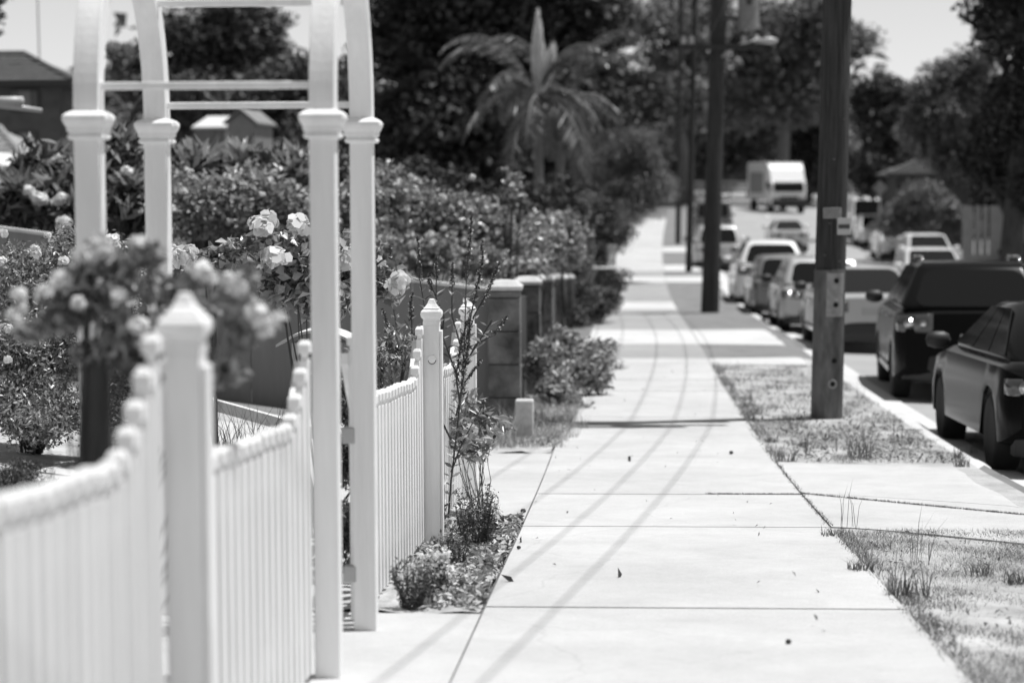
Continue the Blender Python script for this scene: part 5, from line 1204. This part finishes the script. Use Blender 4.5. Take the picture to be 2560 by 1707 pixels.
# --- stuff: leaf litter, dry grass
rng = np.random.default_rng(11)
def litter(n, xa, xb, ya, yb, size, zf, edge=0):
    x = rng.uniform(0, 1, n); x = xa(0)+(xb(0)-xa(0))*(x**(1-edge) if edge else x); Y = rng.uniform(ya, yb, n)
    P = np.stack([x, Y, gz(x, Y)+zf+rng.uniform(0, .03, n)], 1)
    return leafarr(P, size, .42, up=.0, flat=1.1, rng=rng, fold=.35)
V_, F_ = join([litter(700, lambda _: -1.0, lambda _: -.62, 9.1, 10.6, .055, .03, .5), litter(1700, lambda _: -1.05, lambda _: -.62, 10.4, 12.9, .062, .03, .4), litter(900, lambda _: -1.2, lambda _: -.62, 10.8, 12.9, .05, .03), litter(1400, lambda _: -1.5, lambda _: -.55, 18.5, 22, .06, .03), litter(900, lambda _: 1.4, lambda _: 2.65, 17.2, 20.5, .05, .02), litter(500, lambda _: 1.22, lambda _: 2.7, 20, 29, .05, .02), litter(420, lambda _: 1.22, lambda _: 2.7, 8, 12.4, .035, .012), litter(70, lambda _: -.6, lambda _: 1.2, 8.5, 30, .03, .032)])
o = rawmesh('leaf_litter', V_, F_, MT['litter'], None); tag(o, 'fallen leaves scattered over the sandy bed beside the footpath', 'leaves', kind='stuff')
def lawn(n, fx0, fx1, ya, yb, h, wd, patch, seed):
    rng = np.random.default_rng(seed); Y = rng.uniform(ya, yb, n*3); x = fx0+(fx1-fx0)*rng.uniform(0, 1, n*3)
    v = np.sin(x*3.1+Y*1.3+seed)+np.sin(x*7.7-Y*2.9)+.8*np.sin(Y*6.1+x*4)+.7*np.sin(x*13+Y*9); keep = v+rng.normal(size=n*3)*.9 > patch
    x, Y = x[keep][:n], Y[keep][:n]; P = np.stack([x, Y, gz(x, Y)+.008], 1); return bladearr(P, h, wd, .9, rng)
V_, F_ = join([lawn(30000, 1.19, 2.75, 7.0, 12.4, .034, .0028, .1, 1), lawn(13000, 1.19, 2.74, 17.2, 22, .038, .004, .3, 2), lawn(5000, 1.19, 2.74, 22, 29.8, .045, .006, .3, 3)])
o = rawmesh('dry_grass', V_, F_, MT['dry'], None); tag(o, 'short dry grass covering the verge', 'grass', kind='stuff')
V_, F_ = join([lawn(15000, 1.19, 2.75, 7.0, 12.3, .030, .003, 1.0, 5), lawn(4500, 1.19, 2.74, 17.2, 29.8, .045, .006, 1.1, 6), lawn(2500, 1.17, 1.30, 7.0, 12.4, .04, .003, -2, 7), lawn(1500, 1.17, 1.32, 17.3, 29.8, .06, .005, -2, 8), lawn(2500, 1.2, 2.7, 12.05, 12.45, .035, .003, -1, 9)])
o = rawmesh('green_grass', V_, F_, MT['greeng'], None); tag(o, 'sparse darker grass in patches on the verge and along the footpath edge', 'grass', kind='stuff')
t = rng.uniform(0, 1, 2600); cx_ = 1.2+1.7*t; Yc = 14.7-1.85*t+rng.normal(size=2600)*.012; V1 = bladearr(np.stack([cx_, Yc, gz(cx_, Yc)+.026], 1), .014, .003, .9, rng)
x2 = rng.uniform(.55, 1.2, 900); V2 = bladearr(np.stack([x2, 14.6+rng.normal(size=900)*.01, gz(x2, 14.6+0*x2)+.03], 1), .010, .003, .9, rng)
Y3 = rng.uniform(12.6, 17.2, 900); V3 = bladearr(np.stack([1.206+rng.normal(size=900)*.012, Y3, gz(1.2+0*Y3, Y3)+.027], 1), .014, .003, .9, rng)
V_, F_ = join([V1, V2, V3]); o = rawmesh('joint_weeds', V_, F_, MT['greeng'], None); tag(o, 'fine weeds growing in the joints of the driveway crossing', 'weeds', kind='stuff')
V_, F_ = lawn(9000, -1.5, -.5, 18.4, 24, .10, .006, -.4, 12); o = rawmesh('dry_grass', V_, F_, MT['dry'], None); tag(o, 'longer straw coloured grass around the nearest limestone pier', 'grass', kind='stuff')
# --- bits on the footpath
p = on(1515, 1157); mc = MB().box((0, 0, 0), (.42, .40, .008)).build('access_cover', MT['concrete'], None, bevel=.004); mc.location = (p[0], p[1], float(prof(p[1]))+.026); tag(mc, 'rectangular access cover let into the footpath', 'access cover')
MB().box((.19, 0, .008), (.02, .30, .004)).build('lifting_slot', MT['hole'], mc)
for px, py, r, lb_ in ((1971, 1628, .012, 'dark gumnut alone on the nearest footpath slab'), (1828, 1143, .018, 'dark gumnut on the footpath beyond the driveway joint'), (1308, 1293, .018, 'dark gumnut at the edge of the footpath beside the bed'), (1298, 1303, .011, 'smaller gumnut beside the footpath bed'), (1297, 1385, .012, 'gumnut on the footpath edge near the middle little bush')):
    p = on(px, py); q = MB(); q.lathe((0, 0, 0), [(0, 0), (r*.8, r*.2), (r, r*.8), (r*.7, r*1.4), (0, r*1.5)], 10); o = q.build('gumnut', MT['bark'], None, smooth=True); o.location = (p[0], p[1], float(prof(p[1]))+.028); tag(o, lb_, 'gumnut', 'gumnuts on the footpath')
for px, py, lb_ in ((1545, 1459, 'curled fallen leaf in the middle of the footpath'), (1304, 1368, 'upright fallen leaf at the left edge of the footpath'), (1270, 1470, 'dark twig-like leaf on the path edge')):
    p = on(px, py); V_, F_ = leafarr(np.array([[0, 0, .012]]), .07, .3, rng=rng, fold=.6); o = rawmesh('fallen_leaf', V_, F_, MT['stem'], None); o.location = (p[0], p[1], float(prof(p[1]))+.03); tag(o, lb_, 'leaf', 'single leaves on the footpath')
